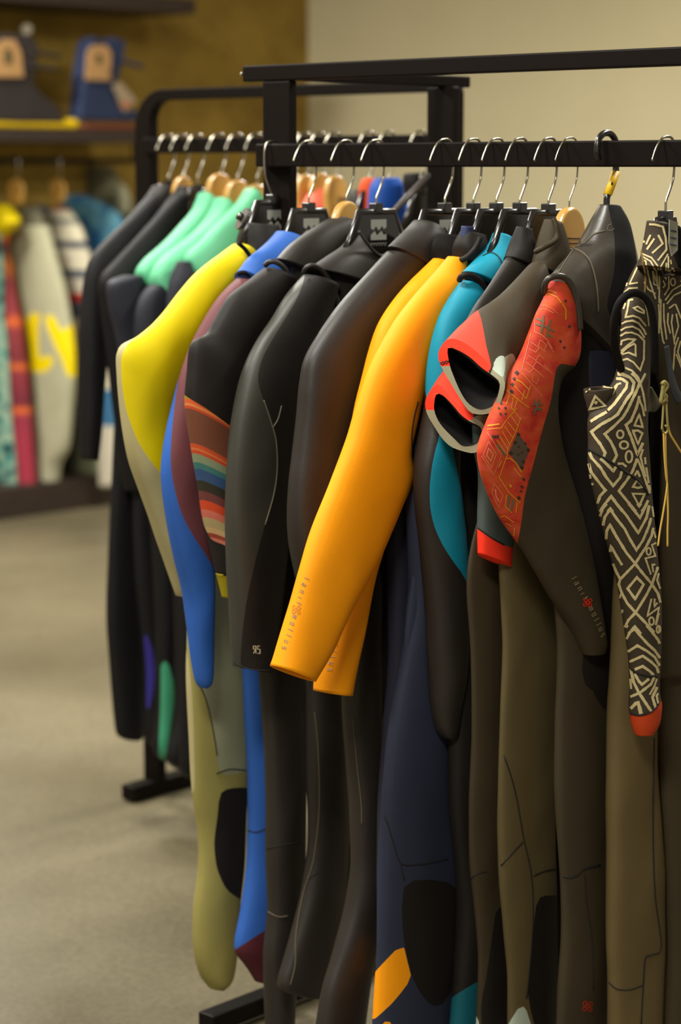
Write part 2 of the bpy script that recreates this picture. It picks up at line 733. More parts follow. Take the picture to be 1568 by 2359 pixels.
def wall_mat(name, c1, c2, scale, rough=0.85):
    m = bpy.data.materials.new(name); m.use_nodes = True
    nt = m.node_tree; b = nt.nodes['Principled BSDF']
    b.inputs['Roughness'].default_value = rough
    b.inputs['Specular IOR Level'].default_value = 0.25
    tc = nt.nodes.new('ShaderNodeTexCoord')
    n = nt.nodes.new('ShaderNodeTexNoise')
    n.inputs['Scale'].default_value = scale; n.inputs['Detail'].default_value = 6; n.inputs['Roughness'].default_value = 0.6
    nt.links.new(tc.outputs['Object'], n.inputs['Vector'])
    cr = nt.nodes.new('ShaderNodeValToRGB')
    cr.color_ramp.elements[0].position = 0.33; cr.color_ramp.elements[0].color = srgb(c1)
    cr.color_ramp.elements[1].position = 0.66; cr.color_ramp.elements[1].color = srgb(c2)
    nt.links.new(n.outputs[0], cr.inputs[0]); nt.links.new(cr.outputs[0], b.inputs['Base Color'])
    bp = nt.nodes.new('ShaderNodeBump'); bp.inputs['Strength'].default_value = 0.3; bp.inputs['Distance'].default_value = 0.004
    nt.links.new(n.outputs[0], bp.inputs['Height']); nt.links.new(bp.outputs[0], b.inputs['Normal'])
    return m

structure(box('floor', (0, 6, -0.05), 12, 12, 0.05, floor_mat(), bev=0))
structure(box('ceiling', (0, 6, 3.6), 12, 12, 0.05, wall_mat('ceiling_paint', (190, 180, 160), (200, 190, 168), 2), bev=0))
cB = CORNER + PN * 5.0 - RV * 0.06
structure(box('wall_back', (cB[0], cB[1], 1.775), 5.0, 0.06, 1.775, wall_mat('olive_plaster', (116, 92, 34), (150, 122, 52), 2.6),
              ax=PN, ay=RV, bev=0))
cR = CORNER + RV * 5.0 - PN * 0.06
structure(box('wall_right', (cR[0], cR[1], 1.775), 5.06, 0.06, 1.775, wall_mat('cream_paint', (196, 184, 148), (204, 192, 156), 0.9),
              ax=RV, ay=PN, bev=0))
bR = CORNER + RV * 5.0 + PN * 0.012
structure(box('baseboard_right', (bR[0], bR[1], 0.06), 4.95, 0.012, 0.06, black_metal, ax=RV, ay=PN))

# ------------------------------------------------------------------ the near clothes rack
A0 = np.array([(600 - 784) / FPX * 4.2 * CP, 4.2, HC])
def a_at(s, u=0.0, z=0.0):
    p = A0 + RV * s + PN * u
    return np.array([p[0], p[1], HC + z])
rackA = thing('clothes_rack', 'black steel clothes rack in front with flat top bar, holding the sharp row of wetsuits', 'clothes rack', (A0[0], A0[1], 0))
def rbar(name, parent, s0, s1, u, z0, z1, hw, P=None):
    c = (P or a_at)((s0 + s1) / 2, u, (z0 + z1) / 2)
    return box(name, c, abs(s1 - s0) / 2, hw, (z1 - z0) / 2, black_metal, parent, ax=RV, ay=PN, bev=0.003)
AL = 1.75
hr = rbar('hanging_rail', rackA, -0.002, AL, 0, 0, 0.043, 0.0125)
ba = rbar('top_bar', rackA, -0.062, AL + 0.06, -0.026, 0.161, 0.191, 0.0125)
for s in (-0.01, AL):
    rbar('post', rackA, s, s + 0.072, -0.026, -HC + 0.05, 0.1605, 0.0105)
# the end frame: cross bar to the rear post
CB = 0.475
for s in (0.03, AL + 0.03):
    c = a_at(s, -0.026 - 0.013 - (CB + 0.06) / 2, 0.1735)
    box('cross_bar', c, 0.012, (CB + 0.06) / 2, 0.0115, black_metal, rackA, ax=RV, ay=PN, bev=0.003)
    p = rbar('post', rackA, s - 0.036, s + 0.036, -0.026 - CB, -HC + 0.05, 0.1615, 0.0105)
    c = a_at(s, -0.026 - CB / 2, -HC + 0.032)
    box('foot_bar', c, 0.022, CB / 2 + 0.22, 0.018, black_metal, rackA, ax=RV, ay=PN, bev=0.003)
for q in (0.0,):
    c = a_at(-0.068, -0.026, 0.176)
    for k in (-0.006, 0.006):
        tube('end_screw', [c + PN * k, c + PN * k - RV * 0.003], 0.0035, chrome, rackA, 10, sub=0)
# caster pads
for s in (0.03, AL + 0.03):
    for u in (0.17, -0.026 - CB - 0.2):
        c = a_at(s, u, -HC + 0.007)
        tube('floor_pad', [c - UP * 0.007, c + UP * 0.007], 0.02, black_metal, rackA, 14, sub=0)
# slanting brace beside the rear post
tube('brace', [hit(908, 486, a_at(0.2, -0.3), PN), hit(986, 404, a_at(0.03, -0.44), RV)], 0.007, mat('grey_steel', (62, 54, 50), 0.5, 0.2), rackA, 8, sub=0)

# ------------------------------------------------------------------ hangers
def hook_path(zt, flip=1, big=1.0):
    """over the rail: (u, z) points from the tip to the hanger's neck"""
    P = [(0.041, 0.010), (0.035, 0.022), (0.026, 0.035), (0.014, 0.0455), (0.002, 0.0482), (-0.009, 0.0475), (-0.017, 0.042),
         (-0.0215, 0.028), (-0.022, 0.008), (-0.021, -0.010), (-0.0185, -0.022), (-0.008, -0.042), (-0.001, -0.054), (0.0, -0.062)]
    P = [(u * flip * big, z) for u, z in P]
    P.append((0.0, zt))
    return P

def hanger(label, O, zt, kind='plastic', flip=1, w=0.045, rail_dz=0.0, frame=None, hookmat=None, group=None, logo=True, arms=True, r=0.0021):
    """O: rail point above the hanger; zt: height of the hanger's top relative to the eye height"""
    n, u = frame or (RV, PN)
    def P(a, z, d=0.0):
        p = O + u * a + n * d
        return np.array([p[0], p[1], HC + z])
    root = thing('coat_hanger', label, 'hanger', (O[0], O[1], HC + zt - 0.1), group)
    hp = [P(a, z + rail_dz) for a, z in hook_path(zt, flip)[:-1]] + [P(0, zt)]
    hp = [p for i, p in enumerate(hp) if i < 12 or p[2] > HC + zt + 0.004] + [P(0, zt - 0.004)]
    tube('hook', hp, r, hookmat or chrome, root, 8, sub=4)
    if kind == 'wood':
        out = []
        for k in range(19):
            q = math.pi * k / 18
            out.append((w * math.cos(q), zt - 0.045 + 0.045 * math.sin(q)))
        out += [(w * q, zt - 0.045 - 0.035 * k) for q, k in ((-0.95, 1), (-0.7, 2), (0.7, 2), (0.95, 1))] if not arms else [(-w * 1.05, zt - 0.07), (-w * 1.5, zt - 0.105), (-w * 2.3, zt - 0.155), (-w * 2.1, zt - 0.17), (-w * 1.1, zt - 0.125), (0, zt - 0.105),
                (w * 1.1, zt - 0.125), (w * 2.1, zt - 0.17), (w * 2.3, zt - 0.155), (w * 1.5, zt - 0.105), (w * 1.05, zt - 0.07)]
        slab('body', [P(a, z) for a, z in out], n, 0.020, wood, root, bev=0.006, seg=3)
        if logo:
            st = mat('burnt_stamp', (120, 82, 34), 0.6)
            for q, (a0, a1) in enumerate(((-0.018, 0.016), (-0.014, 0.018), (-0.010, 0.008))):
                z = zt - 0.052 - q * 0.008
                tube('stamp', [P(a0, z, 0.0102), P(a1, z + 0.001, 0.0102)], 0.0014, st, root, 5, sub=0)
    else:
        out = [(-w, zt), (w, zt), (w + 0.006, zt - 0.05), (0.4 * w, zt - 0.09), (-0.4 * w, zt - 0.09), (-w - 0.006, zt - 0.05)] if not arms else [(-w, zt), (w, zt), (w + 0.022, zt - 0.045), (w + 0.06, zt - 0.105), (w + 0.055, zt - 0.120), (w + 0.012, zt - 0.066), (0.022, zt - 0.108),
               (-0.022, zt - 0.108), (-w - 0.012, zt - 0.066), (-w - 0.055, zt - 0.120), (-w - 0.06, zt - 0.105), (-w - 0.022, zt - 0.045)]
        slab('body', [P(a, z) for a, z in out], n, 0.011, plastic, root, bev=0.003, seg=3)
        rim = [P(a, z, 0.0) for a, z in ((-w - 0.004, zt - 0.02), (-w, zt + 0.001), (w, zt + 0.001), (w + 0.004, zt - 0.02))] if not arms else [P(a, z, 0.0) for a, z in ((-w - 0.042, zt - 0.078), (-w - 0.021, zt - 0.043), (-w, zt + 0.001), (w, zt + 0.001), (w + 0.021, zt - 0.043), (w + 0.042, zt - 0.078))]
        tube('rim', rim, 0.0075, plastic, root, 8, sub=0)
        box('collar', P(0, zt + 0.009), 0.0095, 0.0095, 0.0085, plastic, root, ax=u, ay=n)
        if logo:
            lg = mat('hanger_print', (150, 150, 140), 0.6)
            # wave mark: two toothed bands, then two lines of tiny script
            d = 0.0063
            k = 0.021
            band1 = [(-k, -0.012), (k, -0.012), (k, -0.026), (k * 0.7, -0.030), (k * 0.4, -0.024), (0, -0.032), (-k * 0.35, -0.024), (-k * 0.7, -0.031), (-k, -0.028)]
            band2 = [(-k, -0.040), (-k * 0.5, -0.033), (-k * 0.2, -0.041), (k * 0.35, -0.033), (k * 0.7, -0.041), (k, -0.038), (k, -0.049), (-k, -0.049)]
            for bn in (band1, band2):
                sgn = 1 if np.cross(u, UP) @ n > 0 else -1
                slab('print', [P(a * sgn, zt + z, d) for a, z in bn], n, 0.0006, lg, root, bev=0)
            for q in range(6):
                a = -k + q * 2 * k / 5.6
                tube('print', [P(a, zt - 0.054, d), P(a + 0.004, zt - 0.061, d), P(a + 0.006, zt - 0.054, d)], 0.0007, mat('hanger_print_dim', (96, 94, 84), 0.6), root, 5, sub=0)
    return root

# ------------------------------------------------------------------ general garment pieces
def mirror_sleeve(G, z0, m, un=-0.17, L=0.55, b=0.02):
    """the sleeve on the side turned away"""
    G.loftuz('sleeve', [(z0, un + 0.07, un - 0.02, b, 0), (z0 - 0.06, un + 0.045, un - 0.06, b * 1.3, 0), (z0 - 0.2, un + 0.02, un - 0.10, b * 1.3, 0),
                        (z0 - 0.38, un + 0.0, un - 0.11, b * 1.2, 0), (z0 - L, un - 0.01, un - 0.095, b, 0)], m, N=18, sub=3, open1=True)

def torso(G, y0, hipu, m, b=0.022, sh=0.175, neck=0.055, yl=None, panels=(), d=0.0, seat=None, far=None, name='torso'):
    """body from the neck (image row y0 at the hook's column) to the hips; hipu = near hip edge"""
    z0 = G.at(G.sx, y0)[2]
    far = sh if far is None else far
    st = []
    for dz, k in ((0, 0.0), (-0.03, 0.28), (-0.075, 0.72), (-0.13, 0.95), (-0.20, 1.0), (-0.34, 0.93)):
        st.append((z0 + dz, neck + (sh - neck) * k, -(neck + (far - neck) * k), b * (1.0 if dz < -0.05 else 1.15), d))
    st.append((z0 - 0.50, sh * 0.45 + hipu * 0.5, -(far * 0.9) * 0.9, b, d))
    st.append((z0 - 0.64, hipu - 0.004, hipu - 0.34, b, d))
    st.append((z0 - 0.74, hipu - 0.003, hipu - 0.35, b, d))
    st.append((z0 - 0.84, hipu - 0.02, hipu - 0.33, b * 0.5, d))
    return G.loftuz(name, st, m, panels=panels, N=32)

def farleg(G, hipu, ztop, zbot, m, b=0.02, d=0.0):
    G.loftuz('leg', [(ztop, hipu - 0.19, hipu - 0.35, b, d), (ztop - 0.25, hipu - 0.19, hipu - 0.335, b, d), (ztop - 0.5, hipu - 0.185, hipu - 0.30, b, d),
                     (zbot + 0.02, hipu - 0.18, hipu - 0.275, b * 0.8, d), (zbot, hipu - 0.19, hipu - 0.265, b * 0.5, d)], m, N=18, sub=3)

RAILZ = 0.0
def suit(name, label, px, low_y=2250, group=None, cat='wetsuit'):
    O = on_line(px, A0, RV, HC - 0.06)
    O[2] = HC
    G = Wear(name, label, cat, O, group=group)
    G.sx = px
    return G

def u_of(G, x, y, d=0.0):
    return float((G.at(x, y, d) - G.O) @ G.u)

def shift(P, ox, oy, s):
    return [(ox + x / s, oy + y / s) for x, y in P]

GLY = {'l': [[(.5, 0), (.5, 1.45)]], 'i': [[(.5, 0), (.5, 1)]], 'f': [[(.4, 0), (.4, 1.45)], [(.1, .9), (.8, .9)]], 'j': [[(.5, -.3), (.5, 1)]],
       'a': [[(.15, 1), (.85, 1), (.85, 0), (.15, 0), (.15, .5), (.85, .5)]], 'n': [[(.15, 0), (.15, 1), (.85, 1), (.85, 0)]],
       'm': [[(0, 0), (0, 1), (.5, 1), (.5, 0)], [(.5, 1), (1, 1), (1, 0)]], 'o': [[(.15, 0), (.15, 1), (.85, 1), (.85, 0), (.15, 0)]],
       'u': [[(.15, 1), (.15, 0), (.85, 0), (.85, 1)]], 's': [[(.85, 1), (.15, 1), (.15, .5), (.85, .5), (.85, 0), (.15, 0)]],
       'k': [[(.15, 0), (.15, 1.4)], [(.8, 1), (.2, .5), (.8, 0)]]}
def letters(items, adv, up, size, w):
    """items: (letter, x, y) with the letter's middle; adv / up: directions in which the text runs and stands"""
    out = []
    adv = np.array(adv, float); adv /= np.linalg.norm(adv)
    up = np.array(up, float); up /= np.linalg.norm(up)
    for ch, x, y in items:
        for st in GLY[ch]:
            out.append(([tuple(np.array([x, y]) + adv * (a - .5) * size * 0.8 + up * (b - .5) * size) for a, b in st], w))
    return out

def hem(G, name, pts, m, r=0.005, d0=-0.004, d1=0.023):
    """rolled hem that climbs from the garment's edge onto its near face"""
    k = len(pts) - 1
    G.roll(name, [(p[0], p[1], d0 + (d1 - d0) * math.sin(math.pi / 2 * i / k)) for i, p in enumerate(pts)], m, r)

def flower(x, y, r, w):
    out = []
    for a in (0.9, 2.5, 4.0, 5.6):
        cx, cy = x + math.cos(a) * r, y + math.sin(a) * r
        out.append(([(cx + math.cos(t) * r * .5, cy + math.sin(t) * r * .5) for t in [q * math.pi / 4 for q in range(8)]], w, True))
    out.append(([(x + math.cos(t) * r * .45, y + math.sin(t) * r * .45) for t in [q * math.pi / 3 for q in range(6)]], w, True))
    return out
# ================================================================== front row, from the far end to the near end
def HZ(px, y):
    """height relative to the eye at rail column px, image row y"""
    O = on_line(px, A0, RV, HC - 0.06)
    return hit(px, y, O, RV)[2] - HC
def AO(px):
    O = on_line(px, A0, RV, HC - 0.06); O[2] = HC
    return O

# ---- 0: yellow and tan suit
G = suit('wetsuit', 'yellow and tan wetsuit with sage legs, first on the front rack beside the post', 628)
YEL = neo('neoprene_yellow', (212, 190, 0), 0.6)
TAN = neo('neoprene_tan', (176, 164, 118))
SAGE = neo('neoprene_sage', (150, 150, 120))
OLT = neo('neoprene_olive_tan', (150, 140, 78))
hip = u_of(G, 434, 1500)
torso(G, 560, hip, K2, neck=0.075)
mirror_sleeve(G, G.at(628, 640)[2], K2)
G.loft('collar', [(560, 512, 640, 520), (548, 545, 650, 560), (540, 590, 660, 620)], K1, b=0.045, open0=True)
G.roll('neck_binding', [(548, 560, 0.045), (565, 575, 0.048), (580, 600, 0.05), (590, 640, 0.05)], LINING, 0.004)
G.loft('sleeve', [(549, 556, 572, 596), (500, 590, 548, 650), (455, 628, 500, 710), (418, 672, 462, 770), (372, 728, 436, 830), (325, 770, 418, 888),
                  (279, 800, 402, 945), (275, 860, 397, 1000), (283, 950, 400, 1055), (298, 1050, 408, 1110), (328, 1150, 425, 1170),
                  (364, 1260, 445, 1255), (404, 1374, 470, 1372)], TAN, b=0.032, open1=True,
       panels=[('yellow_panel', [(318, 772), (296, 790), (285, 806), (278, 826), (281, 887), (289, 940), (303, 983), (319, 1021), (344, 1059), (370, 1090), (400, 1130), (480, 1140),
                                 (520, 900), (600, 700), (600, 560), (560, 540), (480, 590), (400, 660)], YEL)])
G.print_('logo', [([(452, 628), (462, 622), (470, 626)], 7), ([(424, 658), (432, 652), (440, 650)], 8)], mat('logo_white', (230, 225, 200), 0.6))
L0 = G.loft('leg', [(425, 1380, 600, 1380), (432, 1450, 596, 1450), (430, 1560, 590, 1560), (436, 1700, 580, 1700), (442, 1820, 572, 1820), (456, 1920, 566, 1920),
                    (458, 2000, 562, 2000), (447, 2090, 552, 2090), (447, 2180, 547, 2180), (460, 2248, 538, 2248), (482, 2278, 516, 2278)], OLT, b=0.026,
            panels=[('knee_pad', [(506, 1818), (580, 1812), (590, 1860), (580, 2080), (555, 2074), (520, 2050), (498, 2000), (492, 1940), (501, 1880)], K1),
                    ('upper_panel', [(470, 1600), (483, 1650), (497, 1720), (503, 1775), (520, 1788), (600, 1770), (640, 1360), (420, 1340), (425, 1480)], SAGE),
                    ('side_stripe', [(428, 1480), (444, 1600), (449, 1800), (446, 1830), (430, 1830), (410, 1700), (415, 1480)], TAN)])
G.seam('seam', [(498, 1782), (530, 1772), (566, 1775)], SEAM)
G.seam('seam', [(448, 1560), (470, 1600), (486, 1660), (500, 1740)], SEAM)
farleg(G, hip, G.at(628, 1400)[2], G.at(628, 2180)[2], K2)
hanger('black plastic hanger with grey print, first on the front rack, hook facing the post', AO(628), HZ(628, 469), flip=-1, w=0.042)
# clip disc of that hanger
disc = thing('hanger_clip', 'round black clip disc at the neck of the yellow wetsuit', 'clip', G.at(552, 520))
c = G.at(560, 505, 0.05)
DA = PN * 0.75 - RV * 0.35 + UP * 0.45
dd = tube('disc', [c - DA * 0.004, c + DA * 0.004], 0.022, mat('clip_grey', (54, 46, 40), 0.5), disc, 20, sub=0)
dd.data.polygons.foreach_set('use_smooth', [False] * len(dd.data.polygons))
c2 = c + DA * 0.004 - PN * 0.004
tube('knob', [c2, c2 + DA * 0.012], 0.0075, plastic, disc, 12, sub=0)

# ---- 1: maroon and blue suit
G = suit('wetsuit', 'maroon wetsuit with blue collar and blue lower sleeve, beside the yellow one', 711)
BLUE = neo('neoprene_blue', (46, 92, 172), 0.6)
MAR = neo('neoprene_maroon', (104, 58, 62))
MAR2 = neo('neoprene_dark_maroon', (84, 34, 42))
hip = u_of(G, 560, 1500)
torso(G, 590, hip, MAR, neck=0.07)
mirror_sleeve(G, G.at(711, 650)[2], MAR)
G.loft('sleeve', [(548, 636, 600, 668), (515, 672, 572, 730), (482, 720, 545, 790), (452, 775, 525, 850), (427, 835, 510, 905), (405, 905, 500, 960), (385, 985, 495, 1020),
                  (373, 1060, 492, 1080), (373, 1120, 491, 1130), (383, 1200, 490, 1200), (402, 1290, 492, 1290), (420, 1370, 494, 1370), (430, 1450, 494, 1450),
                  (438, 1520, 494, 1525), (447, 1568, 489, 1570), (458, 1584, 478, 1585)], BLUE, b=0.028,
       panels=[('maroon_panel', [(410, 880), (402, 930), (396, 990), (392, 1050), (396, 1100), (410, 1160), (425, 1200), (450, 1243), (475, 1280), (494, 1312), (540, 1330),
                                 (620, 900), (640, 640), (560, 600), (480, 700), (420, 800)], MAR)])
G.loft('collar', [(640, 527, 700, 560), (612, 560, 702, 620), (575, 592, 700, 670), (555, 622, 600, 690)], BLUE, b=0.035, open0=True)
hem(G, 'armhole_seam', [(548, 632), (562, 628), (585, 640), (605, 668), (612, 700)], LINING, 0.0043)
G.loft('leg', [(548, 1420, 650, 1420), (559, 1550, 650, 1550), (564, 1680, 655, 1680), (570, 1800, 660, 1800), (571, 1900, 665, 1900), (568, 2000, 665, 2000),
               (556, 2095, 655, 2095), (540, 2185, 645, 2180), (562, 2225, 640, 2228), (585, 2262, 628, 2262)], BLUE, b=0.026,
       panels=[('ankle_panel', [(530, 2194), (560, 2176), (590, 2156), (612, 2142), (680, 2120), (680, 2300), (520, 2300)], MAR2)])
G.seam('seam', [(568, 1912), (590, 1917), (612, 1908)], SEAM)
farleg(G, hip, G.at(711, 1400)[2], G.at(711, 2180)[2], BLUE)
hanger('black plastic hanger with grey print behind the blue collar', AO(711), HZ(711, 488), w=0.04)

# ---- 2: black suit with woven stripe sleeve
G = suit('wetsuit', 'black wetsuit with a serape striped band round its sleeve', 797)
hip = u_of(G, 604, 1500)
torso(G, 560, hip, K1, neck=0.07)
mirror_sleeve(G, G.at(797, 640)[2], K1)
p_a, p_b = G.at(430, 915), G.at(528, 980)
e = np.array([(p_b - p_a) @ G.u, p_b[2] - p_a[2]]); e /= np.linalg.norm(e)
dn = np.array([e[1], -e[0]])
if dn[1] > 0: dn = -dn
uvp = lambda x, y: np.array([(G.at(x, y) - G.O) @ G.u, G.at(x, y)[2] - HC])
lo = uvp(430, 915) @ dn; hi = uvp(520, 1345) @ dn
def tv(x, y): return float((uvp(x, y) @ dn - lo) / (hi - lo))
ser = [((430, 915), (150, 120, 20)), ((430, 917), (196, 84, 40)), ((431, 927), (206, 120, 62)), ((432, 933), (190, 70, 34)), ((432, 940), (112, 66, 46)), ((440, 1018), (196, 76, 36)),
       ((442, 1028), (206, 110, 60)), ((443, 1032), (190, 70, 34)), ((444, 1040), (126, 136, 104)), ((450, 1062), (58, 108, 104)), ((455, 1078), (48, 74, 112)), ((458, 1104), (46, 42, 30)),
       ((462, 1128), (104, 52, 48)), ((466, 1150), (196, 66, 28)), ((470, 1172), (196, 104, 84)), ((474, 1190), (170, 150, 104)), ((479, 1212), (196, 160, 110)), ((480, 1224), (150, 64, 46)), ((482, 1234), (196, 110, 90)),
       ((484, 1244), (150, 64, 46))]
stops = [(max(0.0, tv(*p)), c) for p, c in ser]
SER = stripes('serape_stripes', stops, dn, lo, hi)
G.loft('sleeve', [(612, 612, 680, 655), (572, 645, 655, 715), (530, 680, 630, 790), (498, 733, 612, 850), (478, 768, 600, 905), (444, 790, 586, 960), (435, 850, 580, 1010),
                  (430, 915, 575, 1050), (436, 975, 570, 1080), (445, 1040, 567, 1110), (456, 1110, 565, 1150), (466, 1180, 562, 1200), (480, 1250, 558, 1255), (496, 1325, 552, 1325)], K1, b=0.03,
       panels=[('striped_band', [(415, 902), (431, 915), (480, 944), (530, 982), (600, 1030), (600, 1330), (520, 1256), (495, 1248), (482, 1240), (440, 1140), (415, 1000)], SER)], open1=True)
G.loft('cuff', [(496, 1322, 550, 1322), (502, 1345, 546, 1346), (510, 1377, 540, 1378)], neo('neoprene_mustard', (150, 134, 10)), b=0.02)
G.loft('collar', [(765, 492, 832, 530), (725, 520, 836, 590), (672, 560, 838, 650), (640, 598, 840, 700)], K2, b=0.036, open0=True)
G.loft('chest', [(664, 588, 838, 600), (674, 625, 840, 660), (682, 690, 840, 740), (676, 780, 840, 840), (660, 880, 840, 930)], K2, b=0.031)
G.seam('seam', [(640, 600), (680, 570), (715, 545), (745, 560), (760, 600)], SEAM)
hem(G, 'armhole_seam', [(610, 612), (622, 603), (640, 606), (660, 625), (672, 660)], K2, 0.0047)
G.loft('leg', [(590, 1400, 700, 1400), (596, 1550, 700, 1550), (607, 1700, 702, 1700), (612, 1850, 704, 1850), (613, 1980, 704, 1980), (616, 2100, 700, 2100), (606, 2200, 690, 2200),
               (608, 2300, 680, 2300), (614, 2420, 676, 2420)], K4, b=0.026)
G.seam('seam', [(614, 1955), (640, 1948), (690, 1940)], SEAM)
G.seam('seam', [(617, 2100), (640, 2112), (662, 2110)], SEAML)
farleg(G, hip, G.at(797, 1400)[2], G.at(797, 2180)[2], K1)
hanger('varnished wooden hanger between the second and third printed black hangers', AO(797), HZ(797, 463), kind='wood', w=0.036)

# ---- 3: green grey suit with V neck
G = suit('wetsuit', 'green grey wetsuit with black collar and a small square logo at its cuff', 866)
hip = u_of(G, 701, 1500)
torso(G, 600, hip, K2, neck=0.075, sh=0.17)
mirror_sleeve(G, G.at(866, 660)[2], K1)
sl = G.loft('sleeve', [(702, 628, 775, 665), (665, 672, 760, 730), (628, 730, 740, 800), (592, 785, 722, 870), (562, 850, 705, 930), (542, 930, 690, 985), (530, 1010, 680, 1050), (523, 1100, 676, 1110),
                  (521, 1200, 670, 1200), (524, 1300, 660, 1300), (529, 1400, 650, 1400), (532, 1480, 640, 1480), (536, 1535, 627, 1549)], K1, b=0.032, open1=True,
       panels=[('outer_panel', [(705, 600), (700, 650), (678, 700), (640, 760), (600, 830), (592, 880), (610, 930), (626, 980), (636, 1020), (638, 1080), (630, 1140), (610, 1210), (588, 1290), (568, 1380), (556, 1470),
                                (552, 1580), (500, 1580), (490, 1100), (540, 800), (640, 660)], K3)])
pn = G.parts['sleeve'][-1]
G.seam('seam', [(607, 922), (617, 950), (628, 985), (636, 1020), (638, 1080), (630, 1140), (610, 1210)], SEAML, 0.0014, Ms=[pn])
G.seam('seam', [(628, 985), (640, 965), (648, 935)], SEAML, 0.0012, Ms=[pn])
G.seam('hem', [(537, 1522), (560, 1536), (590, 1543), (622, 1545)], SEAM, 0.0012, Ms=[pn])
G.print_('logo', [([(588.5, 1505), (588.5, 1488), (583, 1488), (583, 1495), (588, 1496), (583, 1505)], 1.9), ([(598, 1488), (592.5, 1488), (592.5, 1495), (598, 1496), (598, 1505), (592, 1505)], 1.9)],
         mat('logo_cream', (190, 178, 140), 0.6), Ms=[pn], off=0.0012)
G.loft('collar', [(812, 520, 915, 530), (792, 560, 935, 590), (755, 588, 945, 640), (715, 618, 950, 700)], K2, b=0.042, open0=True,
       panels=[('cut_away', [(822, 480), (826, 532), (842, 556), (862, 580), (880, 590), (898, 575), (918, 545), (930, 480)], None)])
G.loft('lining', [(832, 530, 930, 530), (826, 575, 930, 580), (836, 610, 925, 615)], LINING, b=0.01, d=-0.03)
G.roll('neck_binding', [(826, 532, 0.030), (842, 556, 0.036), (862, 580, 0.040), (880, 590, 0.041), (898, 575, 0.040), (916, 548, 0.034)], K2, 0.003)
G.seam('seam', [(775, 568), (800, 590), (830, 608), (862, 618), (890, 622)], SEAM, 0.002)
hem(G, 'armhole_seam', [(700, 628), (706, 617), (722, 612), (748, 630), (768, 668), (782, 710)], K2, 0.0047)
G.loft('chest', [(738, 606, 945, 615), (752, 640, 950, 680), (764, 700, 950, 760), (768, 780, 950, 860), (762, 880, 950, 960)], K2, b=0.031)
G.roll('zip_pull', [(770, 770, 0.04), (782, 768, 0.05), (790, 776, 0.05), (784, 800, 0.045)], LINING, 0.003)
G.loft('leg', [(690, 1400, 800, 1400), (700, 1500, 800, 1500), (704, 1620, 800, 1620), (705, 1760, 805, 1760), (709, 1880, 806, 1880), (707, 1960, 804, 1960), (697, 2040, 800, 2040), (680, 2120, 795, 2120),
               (658, 2200, 785, 2200), (641, 2262, 770, 2262), (648, 2284, 756, 2284), (678, 2296, 742, 2291)], K4, b=0.028)
G.seam('seam', [(724, 1640), (732, 1720), (735, 1860), (722, 1980), (698, 2060), (682, 2150), (680, 2220), (668, 2270)], SEAML, 0.0013)
G.seam('seam', [(702, 2035), (712, 2024), (732, 2010)], SEAM)
farleg(G, hip, G.at(866, 1400)[2], G.at(866, 2200)[2], K1)
hanger('black plastic hanger with grey print above the V neck of the green grey wetsuit', AO(866), HZ(866, 490), w=0.046)

# ---- 4: charcoal suit
G = suit('wetsuit', 'plain charcoal wetsuit with a smooth sheen on its shoulder, just behind the orange ones', 1024)
hip = u_of(G, 788, 1500)
torso(G, 560, hip, K4, neck=0.08, sh=0.2)
mirror_sleeve(G, G.at(1024, 640)[2], K4)
G.loft('sleeve', [(905, 560, 985, 600), (868, 603, 975, 680), (825, 652, 955, 740), (782, 703, 930, 800), (742, 760, 900, 860), (706, 820, 870, 905), (694, 880, 850, 950), (687, 950, 838, 1000),
                  (676, 1040, 825, 1060), (667, 1110, 815, 1120), (663, 1190, 800, 1190), (667, 1260, 790, 1260), (682, 1340, 785, 1340), (700, 1430, 780, 1430), (712, 1500, 780, 1500)], K4, b=0.034, open1=True)
G.loft('collar', [(958, 500, 1015, 540), (925, 535, 1030, 600), (895, 566, 1040, 680)], K2, b=0.04, open0=True)
G.loft('leg', [(775, 1400, 880, 1400), (785, 1520, 880, 1520), (790, 1640, 880, 1640), (796, 1740, 882, 1740), (804, 1840, 885, 1840), (806, 1930, 884, 1930), (804, 2010, 882, 2010), (792, 2100, 878, 2100),
               (766, 2200, 865, 2200), (740, 2290, 850, 2290), (722, 2400, 835, 2400)], K4, b=0.028)
G.seam('seam', [(812, 1650), (822, 1760), (832, 1850), (833, 1900)], SEAML, 0.0011)
farleg(G, hip, G.at(1024, 1400)[2], G.at(1024, 2220)[2], K1)
hanger('wide glossy black plastic hanger in the middle of the front rack', AO(1024), HZ(1024, 490), w=0.055)

# ---- 5: orange suit behind
ORG = neo('neoprene_orange', (252, 158, 6), 0.62)
NAVY = neo('neoprene_navy', (44, 48, 66))
NAVYD = neo('neoprene_dark_navy', (36, 36, 50))
G = suit('wetsuit', 'orange sleeved wetsuit, rear of the two, only its shoulder and cuff showing', 1090)
hip = u_of(G, 905, 1500)
torso(G, 570, hip, NAVYD, neck=0.07, sh=0.19)
mirror_sleeve(G, G.at(1090, 640)[2], ORG)
G.loft('sleeve', [(998, 592, 1038, 610), (958, 632, 1030, 680), (915, 682, 1010, 760), (880, 738, 985, 840), (858, 800, 965, 920), (842, 860, 952, 985), (822, 940, 940, 1050), (804, 1040, 925, 1130),
                  (788, 1140, 905, 1190), (775, 1250, 885, 1260), (760, 1340, 861, 1335), (742, 1450, 843, 1440), (728, 1540, 824, 1530), (722, 1592, 812, 1600)], ORG, b=0.03, open1=True)
G.print_('logo', letters([('s', 771, 1484), ('l', 766, 1499), ('l', 763, 1512), ('u', 762, 1527), ('s', 759, 1542)], (-.25, 1), (1, .1), 8.5, 1.7), mat('print_grey', (200, 176, 150), 0.6))
